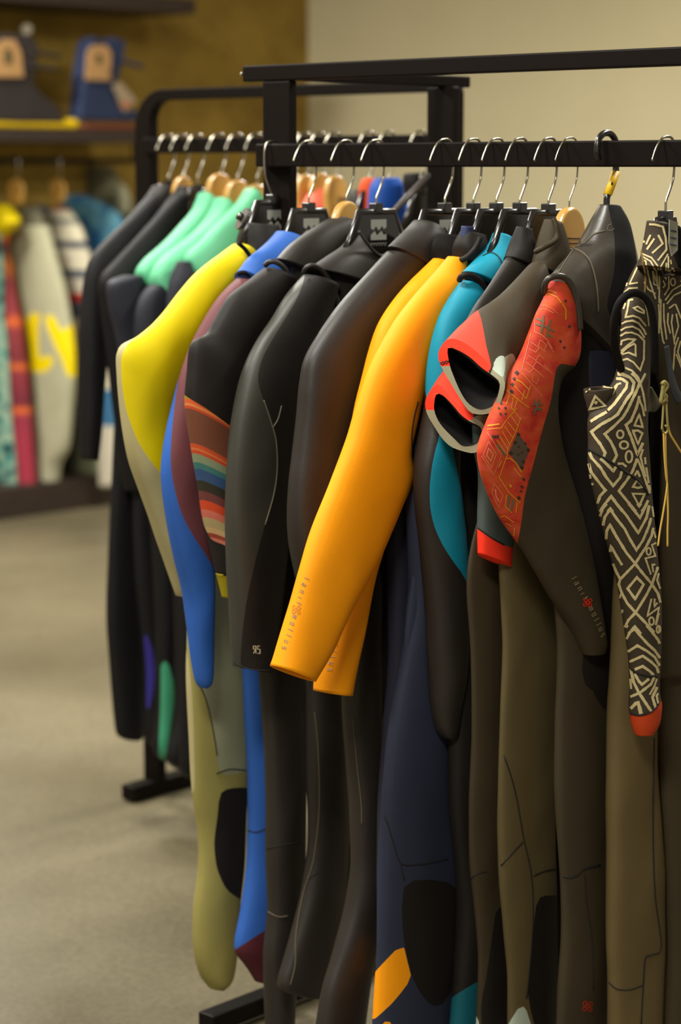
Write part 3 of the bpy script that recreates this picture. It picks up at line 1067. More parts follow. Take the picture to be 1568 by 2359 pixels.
G.loft('collar', [(1004, 536, 1075, 548), (996, 565, 1080, 600), (1002, 596, 1085, 650)], LINING, b=0.036, open0=True)
G.loft('leg', [(890, 1300, 960, 1300), (893, 1450, 960, 1450), (892, 1560, 950, 1560), (882, 1680, 945, 1680), (874, 1800, 940, 1800), (870, 1900, 935, 1900), (868, 2050, 930, 2050), (866, 2200, 925, 2200), (858, 2400, 910, 2400)], NAVYD, b=0.022,
       panels=[('orange_stripe', [(840, 2160), (900, 2175), (900, 2262), (840, 2262)], ORG)])
farleg(G, hip, G.at(1090, 1400)[2], G.at(1090, 2220)[2], NAVYD)
hanger('black plastic hanger in the rear orange wetsuit', AO(1090), HZ(1090, 490), w=0.042, logo=False)

# ---- 6: orange suit in front
G = suit('wetsuit', 'navy wetsuit with a full orange sleeve crossing in front of its neighbours', 1143)
hip = u_of(G, 930, 1500)
torso(G, 570, hip, NAVY, neck=0.07, sh=0.2)
mirror_sleeve(G, G.at(1143, 640)[2], ORG)
G.loft('sleeve', [(1032, 588, 1076, 603), (1000, 625, 1070, 660), (960, 672, 1050, 730), (918, 728, 1020, 800), (880, 790, 995, 860), (850, 850, 975, 920), (822, 930, 960, 985), (797, 1015, 948, 1045), (765, 1105, 953, 1098),
                  (737, 1175, 925, 1170), (712, 1245, 900, 1230), (692, 1310, 868, 1300), (672, 1380, 828, 1370), (652, 1445, 793, 1440), (638, 1490, 768, 1500), (625, 1531, 726, 1573)], ORG, b=0.03, open1=True, wr=0.002)
mg = mat('print_grey_dark', (150, 118, 92), 0.6)
G.print_('logo', letters([(ch, 620 + x / 8.711, 1310 + y / 8.711) for ch, x, y in (('l', 740, 195), ('a', 695, 320), ('n', 648, 458), ('i', 610, 580), ('f', 578, 692), ('m', 500, 960), ('o', 452, 1105), ('l', 410, 1222),
                  ('l', 375, 1335), ('u', 342, 1465), ('s', 298, 1590))], (-.33, 1), (.93, .42), 8.5, 1.6), mg)
G.print_('flower', flower(682, 1404, 7.5, 2.2), mat('print_ochre', (214, 128, 0), 0.6))
G.seam('seam', [(962, 925), (952, 965), (947, 1010), (952, 1050), (962, 1085)], SEAM, 0.0014)
G.loft('collar', [(1060, 530, 1120, 545), (1045, 560, 1128, 590), (1048, 592, 1132, 640)], K1, b=0.036, open0=True)
G.roll('neck_binding', [(1050, 600, 0.0), (1070, 596, 0.024), (1092, 576, 0.032), (1106, 548, 0.032)], K1, 0.005)
G.loft('inner_collar', [(1062, 520, 1092, 522), (1058, 545, 1092, 560)], neo('lining_blue', (52, 58, 92)), b=0.02)
G.loft('leg', [(935, 1120, 1050, 1120), (940, 1250, 1050, 1250), (942, 1380, 1050, 1380), (926, 1500, 1050, 1500), (905, 1620, 1052, 1620), (890, 1740, 1052, 1740), (880, 1850, 1052, 1850), (875, 1960, 1052, 1960), (872, 2060, 1052, 2060),
               (870, 2180, 1045, 2180), (865, 2280, 1040, 2280), (858, 2420, 1030, 2420)], NAVY, b=0.03, wide=22,
       panels=[('knee_pad', [(930, 2040), (940, 2029), (990, 2026), (1045, 2034), (1070, 2100), (1060, 2250), (1020, 2316), (1002, 2320), (985, 2310), (962, 2280), (945, 2240), (930, 2170), (924, 2100)], K1),
               ('orange_stripe', [(928, 2171), (939, 2220), (949, 2254), (905, 2310), (880, 2332), (850, 2360), (845, 2270), (862, 2240), (900, 2200)], ORG),
               ('orange_stripe', [(875, 2352), (905, 2350), (910, 2400), (860, 2400)], ORG)])
G.seam('seam', [(885, 1880), (893, 1900), (905, 1940), (922, 1988), (960, 1992), (1000, 1985), (1030, 1978)], SEAM, 0.0012)
G.seam('seam', [(922, 1988), (930, 2028)], SEAM, 0.0012)
farleg(G, hip, G.at(1143, 1400)[2], G.at(1143, 2260)[2], NAVY)
hanger('black plastic hanger in the front orange wetsuit', AO(1143), HZ(1143, 490), w=0.042, logo=False)

# ---- 7: teal suit
TEAL = neo('neoprene_teal', (18, 136, 162), 0.6)
TEALD = neo('neoprene_dark_teal', (18, 92, 104), 0.6)
G = suit('wetsuit', 'teal collared wetsuit with a teal elbow panel on a brown black sleeve', 1197)
hip = u_of(G, 1034, 1500)
torso(G, 570, hip, K1, neck=0.07, sh=0.16)
mirror_sleeve(G, G.at(1197, 640)[2], K1)
G.loft('sleeve', [(1062, 642, 1120, 668), (1040, 676, 1125, 720), (1015, 724, 1115, 790), (996, 785, 1105, 850), (987, 850, 1085, 910), (980, 930, 1070, 970), (964, 1010, 1060, 1030), (954, 1080, 1060, 1090), (955, 1150, 1066, 1150),
                  (963, 1230, 1075, 1230), (974, 1330, 1082, 1330), (982, 1430, 1083, 1430), (986, 1530, 1079, 1530), (991, 1620, 1066, 1620), (1002, 1672, 1056, 1690), (1018, 1698, 1048, 1707)], K4, b=0.03,
       panels=[('teal_panel', [(960, 700), (975, 880), (990, 960), (1014, 1000), (1004, 1030), (995, 1070), (989, 1120), (990, 1170), (1000, 1215), (1020, 1258), (1045, 1296), (1064, 1320), (1080, 1352), (1090, 1352),
                               (1086, 1280), (1074, 1200), (1062, 1130), (1048, 1060), (1040, 1020), (1100, 960), (1150, 760), (1140, 640), (1060, 600)], TEAL)])
G.loft('collar', [(1140, 532, 1178, 556), (1128, 560, 1182, 600), (1098, 592, 1180, 650), (1068, 622, 1165, 690)], TEAL, b=0.034, open0=True)
G.seam('seam', [(1112, 590), (1130, 582), (1148, 592), (1158, 615)], SEAM, 0.0012)
hem(G, 'armhole_seam', [(1058, 645), (1064, 636), (1082, 634), (1105, 648), (1120, 672)], K1, 0.0052)
G.loft('leg', [(1020, 1350, 1110, 1350), (1030, 1500, 1110, 1500), (1034, 1700, 1110, 1700), (1035, 1850, 1110, 1850), (1045, 1980, 1112, 1980), (1052, 2100, 1112, 2100), (1045, 2240, 1112, 2240), (1030, 2420, 1110, 2420)], K1, b=0.024, wide=16,
       panels=[('teal_panel', [(1020, 2310), (1060, 2285), (1098, 2262), (1140, 2240), (1140, 2460), (1000, 2460)], TEALD)])
farleg(G, hip, G.at(1197, 1400)[2], G.at(1197, 2260)[2], K1)
hanger('black plastic hanger above the teal collar', AO(1197), HZ(1197, 490), w=0.042, logo=False)

# ---- 8 and 9: the two suits with coral and grey cuffs
CORAL = neo('neoprene_coral', (255, 58, 34), 0.65)
GREY = neo('neoprene_pale_grey', (150, 146, 120), 0.6)
PALE = neo('neoprene_pale', (176, 186, 170), 0.6)
SLATE = neo('neoprene_slate', (74, 84, 80), 0.6)

def resample(P, N):
    P = np.asarray(P, float)
    Q = spline(P, 6, True)
    Q = np.vstack([Q, Q[:1]])
    l = np.r_[0, np.cumsum(np.linalg.norm(np.diff(Q, axis=0), axis=1))]
    t = np.linspace(0, l[-1], N, endpoint=False)
    return np.stack([np.interp(t, l, Q[:, 0]), np.interp(t, l, Q[:, 1])], 1)

def loops(G, LP, N=40, sub=5, closed_end=False):
    """tube through loops; each loop is an outline on an upright plane across the sleeve at distance u"""
    nn = PN
    R3 = []
    for P, u in LP:
        O = G.O + PN * u
        R3.append(np.array([hit(x, y, O, nn) for x, y in resample(P, N)]))
    A = np.array(R3)
    k = len(A)
    rows = []
    for i in range(k - 1):
        p0, p1, p2, p3 = A[max(i - 1, 0)], A[i], A[i + 1], A[min(i + 2, k - 1)]
        for s in range(sub):
            t = s / sub
            rows.append(0.5 * ((2 * p1) + (-p0 + p2) * t + (2 * p0 - 5 * p1 + 4 * p2 - p3) * t * t + (-p0 + 3 * p1 - 3 * p2 + p3) * t ** 3))
    rows.append(A[-1])
    V = np.vstack(rows)
    T = []
    for i in range(len(rows) - 1):
        for j in range(N):
            a, b, c, d = i * N + j, i * N + (j + 1) % N, (i + 1) * N + (j + 1) % N, (i + 1) * N + j
            T += [(a, b, c), (a, c, d)]
    if closed_end:
        ci = len(V); V = np.vstack([V, rows[-1].mean(0)[None]])
        o = (len(rows) - 1) * N
        for j in range(N):
            T.append((o + j, o + (j + 1) % N, ci))
    T = np.array(T)
    fn = np.cross(V[T[:, 1]] - V[T[:, 0]], V[T[:, 2]] - V[T[:, 0]])
    nrm = np.zeros_like(V)
    for q in range(3): np.add.at(nrm, T[:, q], fn)
    nrm /= np.linalg.norm(nrm, axis=1)[:, None] + 1e-12
    c = rows[len(rows) // 2].mean(0)
    i0 = (len(rows) // 2) * N
    if nrm[i0] @ (V[i0] - c) < 0 and not closed_end or (closed_end and nrm[i0] @ (V[i0] - c) > 0):
        T = T[:, ::-1]; nrm = -nrm
    uv = np.stack([(V - G.O) @ G.u, V[:, 2] - HC], 1)
    return dict(v=V, n=nrm, uv=uv, px=proj(V), f=T)

def shrink(P, k, dx=0, dy=0):
    P = np.asarray(P, float); c = P.mean(0)
    return [tuple(c + (p - c) * k + np.array([dx, dy])) for p in P]

# 8: lower, rear cuff
G = suit('wetsuit', 'short sleeved wetsuit with the lower and rear of the two coral edged cuffs', 1263)
hip = u_of(G, 1092, 1500)
torso(G, 560, hip, OLIVE2, neck=0.065, sh=0.15, b=0.012)
G.loft('collar', [(1190, 520, 1225, 530), (1178, 550, 1230, 580), (1165, 590, 1235, 640)], K1, b=0.026, open0=True)
G.loft('shoulder', [(1168, 590, 1230, 640), (1130, 650, 1225, 720), (1090, 710, 1200, 800), (1060, 770, 1170, 860)], K2, b=0.02)
in8 = [(1004, 909), (1010, 906), (1023, 913), (1045, 936), (1061, 955), (1082, 971), (1104, 982), (1110, 993), (1107, 1010), (1097, 1022), (1082, 1028), (1064, 1027), (1045, 1010), (1023, 988), (1009, 969), (1000, 946), (1000, 925)]
out8 = [(981, 918), (990, 902), (1008, 886), (1030, 905), (1052, 930), (1070, 947), (1092, 962), (1112, 976), (1118, 992), (1114, 1018), (1102, 1038), (1088, 1044), (1068, 1040), (1040, 1030), (1018, 1010), (997, 978), (984, 955), (979, 935)]
back8 = [(1015, 868), (1030, 845), (1060, 845), (1090, 860), (1120, 890), (1140, 930), (1145, 960), (1140, 1000), (1120, 1020), (1095, 1020), (1070, 1000), (1045, 970), (1025, 930), (1010, 895)]
M = loops(G, [(shrink(back8, 0.9, 60, -70), 0.14), (back8, 0.22), (out8, 0.27)])
G.add('sleeve', M, OLIVE2, panels=[('coral_cuff', [(1000, 840), (1060, 850), (1085, 930), (1092, 960), (1084, 970), (1060, 952), (1030, 925), (1008, 912), (1004, 942), (970, 946), (970, 900)], CORAL),
                                   ('grey_cuff', [(965, 940), (1004, 944), (1060, 975), (1084, 966), (1100, 955), (1160, 960), (1160, 1070), (980, 1070)], GREY)])
M = loops(G, [(out8, 0.27), (in8, 0.272)], sub=3)
G.add('cuff_edge', M, GREY, panels=[('coral_edge', [(960, 880), (1060, 860), (1092, 958), (1086, 972), (1030, 950), (1010, 945), (965, 944)], CORAL)])
M = loops(G, [(in8, 0.2715), (shrink(in8, 0.96, 2, -1), 0.262), (shrink(back8, 0.9), 0.222), (shrink(back8, 0.8, 50, -60), 0.14)], closed_end=True)
G.add('lining', M, LINING)
G.loft('leg', [(1075, 1350, 1165, 1350), (1084, 1500, 1165, 1500), (1086, 1700, 1165, 1700), (1080, 1850, 1165, 1850), (1082, 1980, 1165, 1980), (1092, 2080, 1165, 2080), (1100, 2200, 1160, 2200), (1098, 2300, 1160, 2300), (1094, 2420, 1165, 2420)], OLIVE2, b=0.014, wide=16,
       panels=[('dark_panel', [(1190, 2080), (1143, 2085), (1133, 2160), (1120, 2250), (1106, 2320), (1110, 2360), (1114, 2460), (1200, 2460)], K1), ('pale_ankle', [(1088, 2370), (1092, 2335), (1098, 2335), (1106, 2370), (1106, 2440), (1080, 2440)], PALE)])
G.seam('seam', [(1084, 2025), (1100, 2012), (1120, 2008)], SEAM, 0.0014)
farleg(G, hip, G.at(1263, 1400)[2], G.at(1263, 2260)[2], K1, b=0.012)
hanger('black plastic hanger beside the wooden one near the coral cuffs', AO(1263), HZ(1263, 493), w=0.04, logo=False)

# 9: upper, front cuff
G = suit('wetsuit', 'grey olive wetsuit with folded collar and the upper of the two coral edged cuffs', 1311)
hip = u_of(G, 1158, 1500)
torso(G, 570, hip, OLIVE2, neck=0.07, sh=0.15, b=0.014,
      panels=[('coral_band', [(1080, 1212), (1100, 1218), (1130, 1240), (1162, 1258), (1200, 1262), (1200, 1340), (1162, 1308), (1130, 1295), (1100, 1272), (1080, 1265)], CORAL),
              ('slate_panel', [(1080, 760), (1240, 780), (1260, 1000), (1200, 1262), (1162, 1258), (1130, 1240), (1100, 1218), (1080, 1215)], SLATE)])
mirror_sleeve(G, G.at(1311, 640)[2], K1, b=0.014, L=0.3)
# hip piece that swings out beside the teal sleeve
G.loft('side_panel', [(1090, 960, 1180, 960), (1092, 1030, 1180, 1030), (1102, 1090, 1180, 1090), (1102, 1150, 1182, 1150), (1101, 1200, 1182, 1210), (1101, 1240, 1180, 1262), (1102, 1276, 1178, 1310)], SLATE, b=0.016,
       panels=[('coral_band', [(1080, 1212), (1101, 1219), (1130, 1241), (1163, 1258), (1200, 1265), (1200, 1340), (1090, 1340)], CORAL)])
G.seam('seam', [(1101, 1216), (1130, 1238), (1160, 1255)], SEAM, 0.0012)
G.loft('collar', [(1256, 502, 1292, 520), (1242, 540, 1305, 570), (1232, 580, 1310, 620), (1228, 610, 1310, 670)], OLIVE2, b=0.03, open0=True)
G.roll('collar_fold', [(1233, 580, 0.01), (1248, 572, 0.024), (1270, 560, 0.028), (1283, 545, 0.027), (1281, 520, 0.024), (1274, 504, 0.018)], OLIVE2, 0.0045)
in9 = [(1031, 802), (1053, 806), (1082, 823), (1104, 843), (1117, 853), (1130, 862), (1148, 877), (1151, 889), (1145, 915), (1135, 935), (1111, 944), (1094, 940), (1076, 927), (1060, 902), (1045, 868), (1035, 839)]
out9 = [(1013, 802), (1032, 781), (1060, 785), (1095, 808), (1120, 832), (1135, 852), (1158, 871), (1163, 890), (1155, 921), (1148, 938), (1133, 950), (1108, 955), (1082, 949), (1060, 919), (1038, 883), (1015, 843), (1009, 820)]
c9 = [(1052, 762), (1098, 718), (1140, 735), (1168, 790), (1176, 830), (1172, 880), (1160, 905), (1120, 915), (1090, 895), (1060, 860), (1040, 800)]
b9 = [(1138, 697), (1162, 672), (1198, 682), (1222, 735), (1226, 782), (1208, 802), (1186, 822), (1155, 830), (1130, 800), (1122, 740)]
a9 = [(1205, 628), (1226, 604), (1258, 612), (1272, 680), (1270, 740), (1250, 772), (1230, 780), (1205, 720), (1196, 660)]
M = loops(G, [(a9, 0.10), (b9, 0.20), (c9, 0.265), (out9, 0.31)])
G.add('sleeve', M, OLIVE2, panels=[('coral_cuff', [(1098, 708), (1108, 735), (1114, 765), (1120, 800), (1128, 828), (1132, 848), (1118, 858), (1095, 842), (1060, 815), (1036, 806), (1036, 838), (1012, 846), (990, 846), (990, 780), (1040, 720)], CORAL),
                                   ('pale_insert', [(1134, 840), (1142, 825), (1156, 815), (1164, 822), (1163, 868), (1150, 868), (1130, 856)], PALE),
                                   ('grey_cuff', [(990, 846), (1036, 840), (1118, 856), (1134, 846), (1190, 800), (1200, 980), (1030, 990)], GREY)])
M = loops(G, [(out9, 0.31), (in9, 0.312)], sub=3)
G.add('cuff_edge', M, GREY, panels=[('coral_edge', [(990, 780), (1040, 760), (1130, 800), (1134, 850), (1118, 862), (1060, 850), (1036, 842), (1005, 846)], CORAL)])
LIN9 = G.add('lining', loops(G, [(in9, 0.3115), (shrink(in9, 0.96, 2, -1), 0.302), (shrink(c9, 0.88), 0.265), (shrink(b9, 0.85), 0.20)], closed_end=True), LINING)
for Ms_, pts_ in ((G.parts['sleeve'], [(1013, 838), (1020, 836), (1028, 834), (1035, 832)]), (G.parts['sleeve'], [(1122, 862), (1128, 856), (1132, 848), (1136, 838)])):
    for q in range(3):
        G.seam('stitching', [(x + (q - 1) * 0.5, y + (3.5 if (i + q) % 2 else -3.5)) for i, (x, y) in enumerate(pts_)], mat('coral_stitch', (70, 26, 20), 0.8), 0.0006, Ms=G.parts['sleeve'] + G.parts['cuff_edge'], off=0.0006, sub=3)
G.loft('leg', [(1150, 1290, 1290, 1290), (1155, 1400, 1290, 1400), (1158, 1500, 1290, 1500), (1152, 1650, 1285, 1650), (1148, 1800, 1280, 1800), (1148, 1920, 1278, 1920), (1152, 2040, 1282, 2040), (1160, 2140, 1284, 2140), (1168, 2250, 1286, 2250), (1170, 2420, 1286, 2420)], OLIVE, b=0.018,
       panels=[('dark_panel', [(1290, 2062), (1237, 2064), (1230, 2120), (1224, 2200), (1214, 2290), (1222, 2330), (1234, 2370), (1240, 2460), (1330, 2460), (1330, 2062)], K1), ('pale_ankle', [(1165, 2370), (1180, 2340), (1203, 2311), (1216, 2335), (1226, 2370), (1230, 2440), (1160, 2440)], PALE)])
G.seam('seam', [(1160, 1740), (1185, 1820), (1205, 1930), (1222, 2010), (1227, 2100), (1222, 2200), (1212, 2300)], SEAM, 0.0014)
G.seam('seam', [(1154, 1994), (1180, 1965), (1203, 1940)], SEAM, 0.0014)
G.seam('seam', [(1228, 2018), (1250, 2008), (1280, 2000)], SEAM, 0.0014)
farleg(G, hip, G.at(1311, 1400)[2], G.at(1311, 2260)[2], K1, b=0.012)
hanger('varnished wooden hanger with dark stamp, beside the thick rubber hook', AO(1311), HZ(1311, 477), kind='wood', w=0.036, r=0.0015)
# ---- 10: smoothskin suit with red printed shoulder
RED = blotch('printed_vermilion', [(176, 44, 24), (196, 58, 36), (192, 72, 24), (206, 76, 52)], 26, 0.7, (1, 1, 1.6))
G = suit('wetsuit', 'black smoothskin wetsuit with red patterned shoulder and a red flower print near its cuff', 1397)
hip = u_of(G, 1286, 1500)
torso(G, 560, hip, K1, neck=0.06, sh=0.13, b=0.026)
mirror_sleeve(G, G.at(1397, 660)[2], K1, un=-0.14, b=0.016)
G.loft('collar', [(1384, 470, 1428, 474), (1366, 500, 1450, 512), (1342, 540, 1460, 566), (1310, 585, 1468, 650), (1280, 625, 1468, 740), (1262, 655, 1460, 820), (1270, 700, 1450, 900)], SMOOTH, b=0.045, sub=6,
       panels=[('opening', [(1398, 460), (1403, 490), (1413, 530), (1417, 580), (1414, 630), (1404, 670), (1396, 705), (1408, 735), (1430, 760), (1455, 740), (1470, 640), (1462, 560), (1450, 510), (1425, 470)], LINING)])
CM = G.last
G.seam('seam', [(1322, 570), (1345, 560), (1368, 540), (1392, 532)], SEAML, 0.0013, Ms=[CM])
G.seam('seam', [(1322, 572), (1345, 585), (1362, 610), (1374, 660), (1378, 720)], SEAML, 0.0013, Ms=[CM])
G.seam('seam', [(1320, 574), (1300, 605), (1284, 632)], SEAML, 0.0013, Ms=[CM])
G.print_('logo', [([(1408, 516), (1400, 520), (1398, 530), (1408, 532), (1414, 526)], 2)], mat('logo_grey', (78, 72, 62), 0.6), Ms=[CM])
SLV = G.loft('sleeve', [(1266, 646, 1312, 656), (1250, 684, 1328, 712), (1234, 722, 1334, 770), (1216, 770, 1334, 815), (1198, 815, 1322, 845), (1172, 862, 1296, 868), (1150, 910, 1284, 910), (1124, 970, 1284, 960), (1103, 1030, 1296, 1025),
                  (1106, 1080, 1312, 1080), (1122, 1130, 1328, 1130), (1150, 1190, 1345, 1190), (1192, 1252, 1358, 1245), (1230, 1315, 1371, 1308), (1266, 1378, 1382, 1375), (1304, 1440, 1391, 1435), (1328, 1488, 1397, 1478), (1340, 1511, 1392, 1500)], OLIVE2, b=0.026, d=0.025, open1=True,
       panels=[('printed_panel', [(1258, 635), (1320, 650), (1336, 720), (1342, 850), (1318, 842), (1286, 836), (1278, 860), (1270, 920), (1250, 985), (1228, 1070), (1208, 1140), (1201, 1200), (1190, 1262), (1170, 1240), (1100, 1150), (1085, 1040), (1130, 920), (1190, 800)], RED)])
PM = G.last
tan_ = mat('print_salmon', (222, 124, 84), 0.7); yel_ = mat('print_amber', (224, 146, 20), 0.7); gry_ = mat('print_taupe', (104, 90, 66), 0.7); blk_ = mat('print_black', (50, 34, 26), 0.7)
def R7(P): return shift(P, 1080, 640, 5.807)
def R8(P): return shift(P, 1080, 940, 5.807)
G.print_('pattern_line', [(R7(p), w) for p, w in [
    ([(830, 740), (780, 950), (700, 1250)], 1.3), ([(870, 720), (960, 760), (1040, 830), (1110, 950)], 1.6), ([(880, 560), (880, 720)], 1.1), ([(830, 860), (920, 930), (950, 830)], 1.3),
    ([(950, 830), (1030, 900), (1000, 970)], 1.3), ([(800, 950), (890, 1000), (940, 930), (1030, 1000)], 1.3), ([(790, 1040), (890, 1110), (930, 1030), (1000, 1080)], 1.3), ([(760, 1130), (850, 1200), (900, 1120), (1050, 1240)], 1.3),
    ([(740, 1220), (800, 1270), (860, 1210), (1000, 1330)], 1.3), ([(850, 1290), (840, 1370), (900, 1420), (930, 1340)], 1.3), ([(700, 1270), (840, 1430), (980, 1590)], 1.4), ([(920, 380), (1020, 370), (1120, 420), (1180, 480)], 1.2),
    ([(900, 430), (1010, 420), (1130, 470)], 1.1), ([(1040, 860), (1130, 1000)], 1.2), ([(1000, 1160), (1110, 1290)], 1.2)]]
    + [(R8(p), w, True) for p, w in [([(260, 450), (190, 620), (300, 800), (360, 620)], 1.5), ([(330, 1000), (310, 1130), (400, 1330), (450, 1160)], 1.5), ([(260, 540), (235, 630), (290, 710), (320, 620)], 2.5)]]
    + [(R8([(240, 320), (430, 620), (330, 900), (170, 640)]), 1.3), (R8([(350, 1080), (360, 1180), (400, 1250)]), 3)], tan_, Ms=[PM])
G.print_('pattern_line', [(R7(p), w) for p, w in [
    ([(980, 235), (1080, 215), (1180, 265), (1230, 335)], 1.8), ([(1010, 180), (1090, 170), (1170, 205)], 1.5), ([(500, 1500), (640, 1620), (800, 1740)], 1.7), ([(600, 1440), (760, 1620)], 1.5), ([(620, 1360), (700, 1400), (800, 1500)], 2.2),
    ([(540, 1560), (500, 1690)], 1.6), ([(590, 1600), (560, 1740), (600, 1780)], 1.6), ([(640, 1640), (600, 1760)], 1.6), ([(1240, 340), (1290, 420), (1290, 560)], 2.5), ([(740, 1500), (700, 1640)], 1.6), ([(820, 1440), (760, 1620)], 1.6)]]
    + [(R8(p), w) for p, w in [([(240, 290), (430, 265), (480, 180), (640, 0)], 1.8), ([(250, 240), (400, 215)], 3.5), ([(400, 370), (520, 560)], 1.8), ([(440, 310), (540, 490)], 1.7), ([(470, 240), (580, 400)], 1.7), ([(510, 180), (610, 310)], 1.7), ([(560, 110), (650, 240)], 1.7),
       ([(610, 50), (690, 160)], 1.7), ([(370, 430), (490, 610)], 1.7), ([(690, 120), (620, 320), (520, 520), (500, 640), (400, 930), (530, 1130), (680, 1270)], 1.8), ([(480, 680), (540, 670), (620, 730), (700, 860)], 2.4), ([(430, 700), (390, 800)], 2),
       ([(590, 800), (690, 920)], 2), ([(540, 1020), (560, 1060)], 4), ([(420, 1450), (480, 1440), (600, 1530)], 1.8), ([(490, 1530), (570, 1580)], 1.8), ([(606, 1600), (600, 1740)], 2.4), ([(500, 1160), (480, 1310), (570, 1400)], 1.6), ([(640, 1260), (620, 1400)], 1.8)]], yel_, Ms=[PM], off=0.0009)
G.print_('pattern_mark', [(R7(p), w) for p, w in [([(895, 545), (1000, 590)], 4), ([(1000, 500), (985, 600), (960, 740)], 4.2), ([(890, 620), (1000, 650)], 4.2), ([(1085, 560), (1060, 660), (1030, 800)], 4.2), ([(1000, 640), (1060, 680), (1130, 720)], 4), ([(1040, 750), (1105, 800)], 4),
    ([(860, 1630), (900, 1710), (950, 1790)], 3.6), ([(940, 1620), (900, 1720), (860, 1830)], 3.6), ([(830, 1700), (980, 1690)], 3.4), ([(850, 1770), (970, 1750)], 3.4)]]
    + [(R8(p), w) for p, w in [([(370, 485), (480, 630)], 4.5), ([(542, 1165), (508, 1320)], 5), ([(592, 1220), (556, 1370)], 5)]], gry_, Ms=[PM], off=0.001)
G.patch('pattern_mark', [R7([(480, 1230), (540, 1170), (630, 1215), (600, 1330), (560, 1480), (500, 1480), (478, 1350)]), R8([(650, 330), (800, 550), (700, 830), (530, 590)])], mat('print_taupe_dark', (84, 66, 50), 0.7), Ms=[PM])
def sq(x, y, r): return [(x - r, y), (x, y - r), (x + r, y), (x, y + r)]
G.patch('pattern_dot', [R7(sq(x, y, r)) for x, y, r in ((640, 1275, 32), (605, 1355, 24), (580, 1430, 26), (565, 1525, 30), (430, 1680, 22), (485, 1745, 20), (398, 1745, 18), (420, 1822, 20), (487, 1822, 20), (1285, 310, 20), (1215, 850, 20), (1265, 930, 18), (1335, 650, 22))]
        + [R8(sq(x, y, r)) for x, y, r in ((652, 352, 28), (610, 460, 30), (552, 600, 32), (785, 560, 28), (718, 715, 26), (700, 795, 28), (660, 520, 16), (700, 590, 16), (650, 620, 16), (745, 470, 18), (320, 380, 22), (350, 385, 22), (380, 380, 22), (725, 950, 22), (700, 1050, 22), (660, 1200, 28), (690, 1110, 18))], blk_, Ms=[PM], off=0.0012)
ARM = PM
G.print_('logo', letters([(ch, 1290 + x / 13.07, 1310 + y / 13.07) for ch, x, y in (('l', 390, 285), ('a', 480, 435), ('n', 570, 605), ('i', 655, 750), ('f', 735, 895), ('m', 905, 1205), ('o', 1000, 1380), ('l', 1060, 1540), ('l', 1130, 1680), ('u', 1210, 1820), ('s', 1265, 2000))],
         (.48, 1), (.85, -.5), 9.0, 1.7), mat('print_sand', (150, 130, 92), 0.6), Ms=[ARM])
G.print_('flower', flower(1352.5, 1388, 7.5, 2.4), mat('print_red', (206, 44, 16), 0.6), Ms=[ARM])
hem(G, 'armhole_seam', [(1254, 676), (1255, 654), (1267, 640), (1288, 636), (1308, 646), (1322, 672), (1331, 712), (1336, 760)], SMOOTH, 0.0052, 0.012, 0.05)
G.loft('leg', [(1275, 1350, 1400, 1350), (1284, 1500, 1400, 1500), (1280, 1650, 1398, 1650), (1279, 1800, 1398, 1800), (1284, 1920, 1398, 1920), (1292, 2040, 1398, 2040), (1293, 2160, 1394, 2160), (1286, 2280, 1392, 2280), (1280, 2420, 1392, 2420)], OLIVE2, b=0.02, wide=18)
G.seam('seam', [(1296, 2018), (1312, 2022), (1330, 2015), (1345, 2002), (1380, 1992)], SEAM, 0.0018)
G.seam('seam', [(1346, 2010), (1350, 2080), (1362, 2160), (1366, 2280)], SEAM, 0.0012)
G.print_('flower', flower(1352, 2318, 9, 3), mat('print_dark_red', (150, 40, 10), 0.6))
G.loft('label_panel', [(1352, 806, 1420, 810), (1350, 850, 1420, 850), (1352, 900, 1420, 900)], NAVYD, b=0.012, d=0.02)
farleg(G, hip, G.at(1397, 1400)[2], G.at(1397, 2260)[2], K1)

# its thick rubber hanger with a yellow tag
O = AO(1397)
hg = thing('coat_hanger', 'thick black rubber hook hanger with a yellow size tag on its neck', 'hanger', (O[0], O[1], HC - 0.2))
def PO(O, a, z, d=0.0):
    p = O + PN * a + RV * d
    return np.array([p[0], p[1], HC + z])
zt = HZ(1397, 470)
tube('hook', [PO(O, a, z) for a, z in ((0.026, 0.012), (0.030, 0.026), (0.026, 0.044), (0.012, 0.054), (-0.006, 0.054), (-0.020, 0.044), (-0.024, 0.026), (-0.024, 0.0), (-0.022, -0.014), (-0.004, -0.044), (0.0, -0.054), (0.0, zt - 0.02))], 0.0055, plastic, hg, 12, sub=5)
tagm = mat('yellow_tag', (222, 176, 16), 0.5)
t0, t1 = PO(O, -0.0245, -0.008), PO(O, -0.002, -0.046)
tube('size_tag', [t0, t1], 0.0095, tagm, hg, 4, sub=0, flat=0.75)
tube('tag_print', [t0 * .55 + t1 * .45 - np.array([0.001, 0.0105, 0]), t0 * .45 + t1 * .55 - np.array([0.001, 0.0105, 0])], 0.0016, SEAM, hg, 6, sub=0)
ho = [(-0.014, zt - 0.01), (0.014, zt - 0.01), (0.03, zt - 0.06), (0.05, zt - 0.13), (0.04, zt - 0.14), (0.0, zt - 0.09), (-0.04, zt - 0.14), (-0.05, zt - 0.13), (-0.03, zt - 0.06)]
slab('body', [PO(O, a, z - 0.01) for a, z in ho], RV, 0.016, plastic, hg, bev=0.005, seg=3)

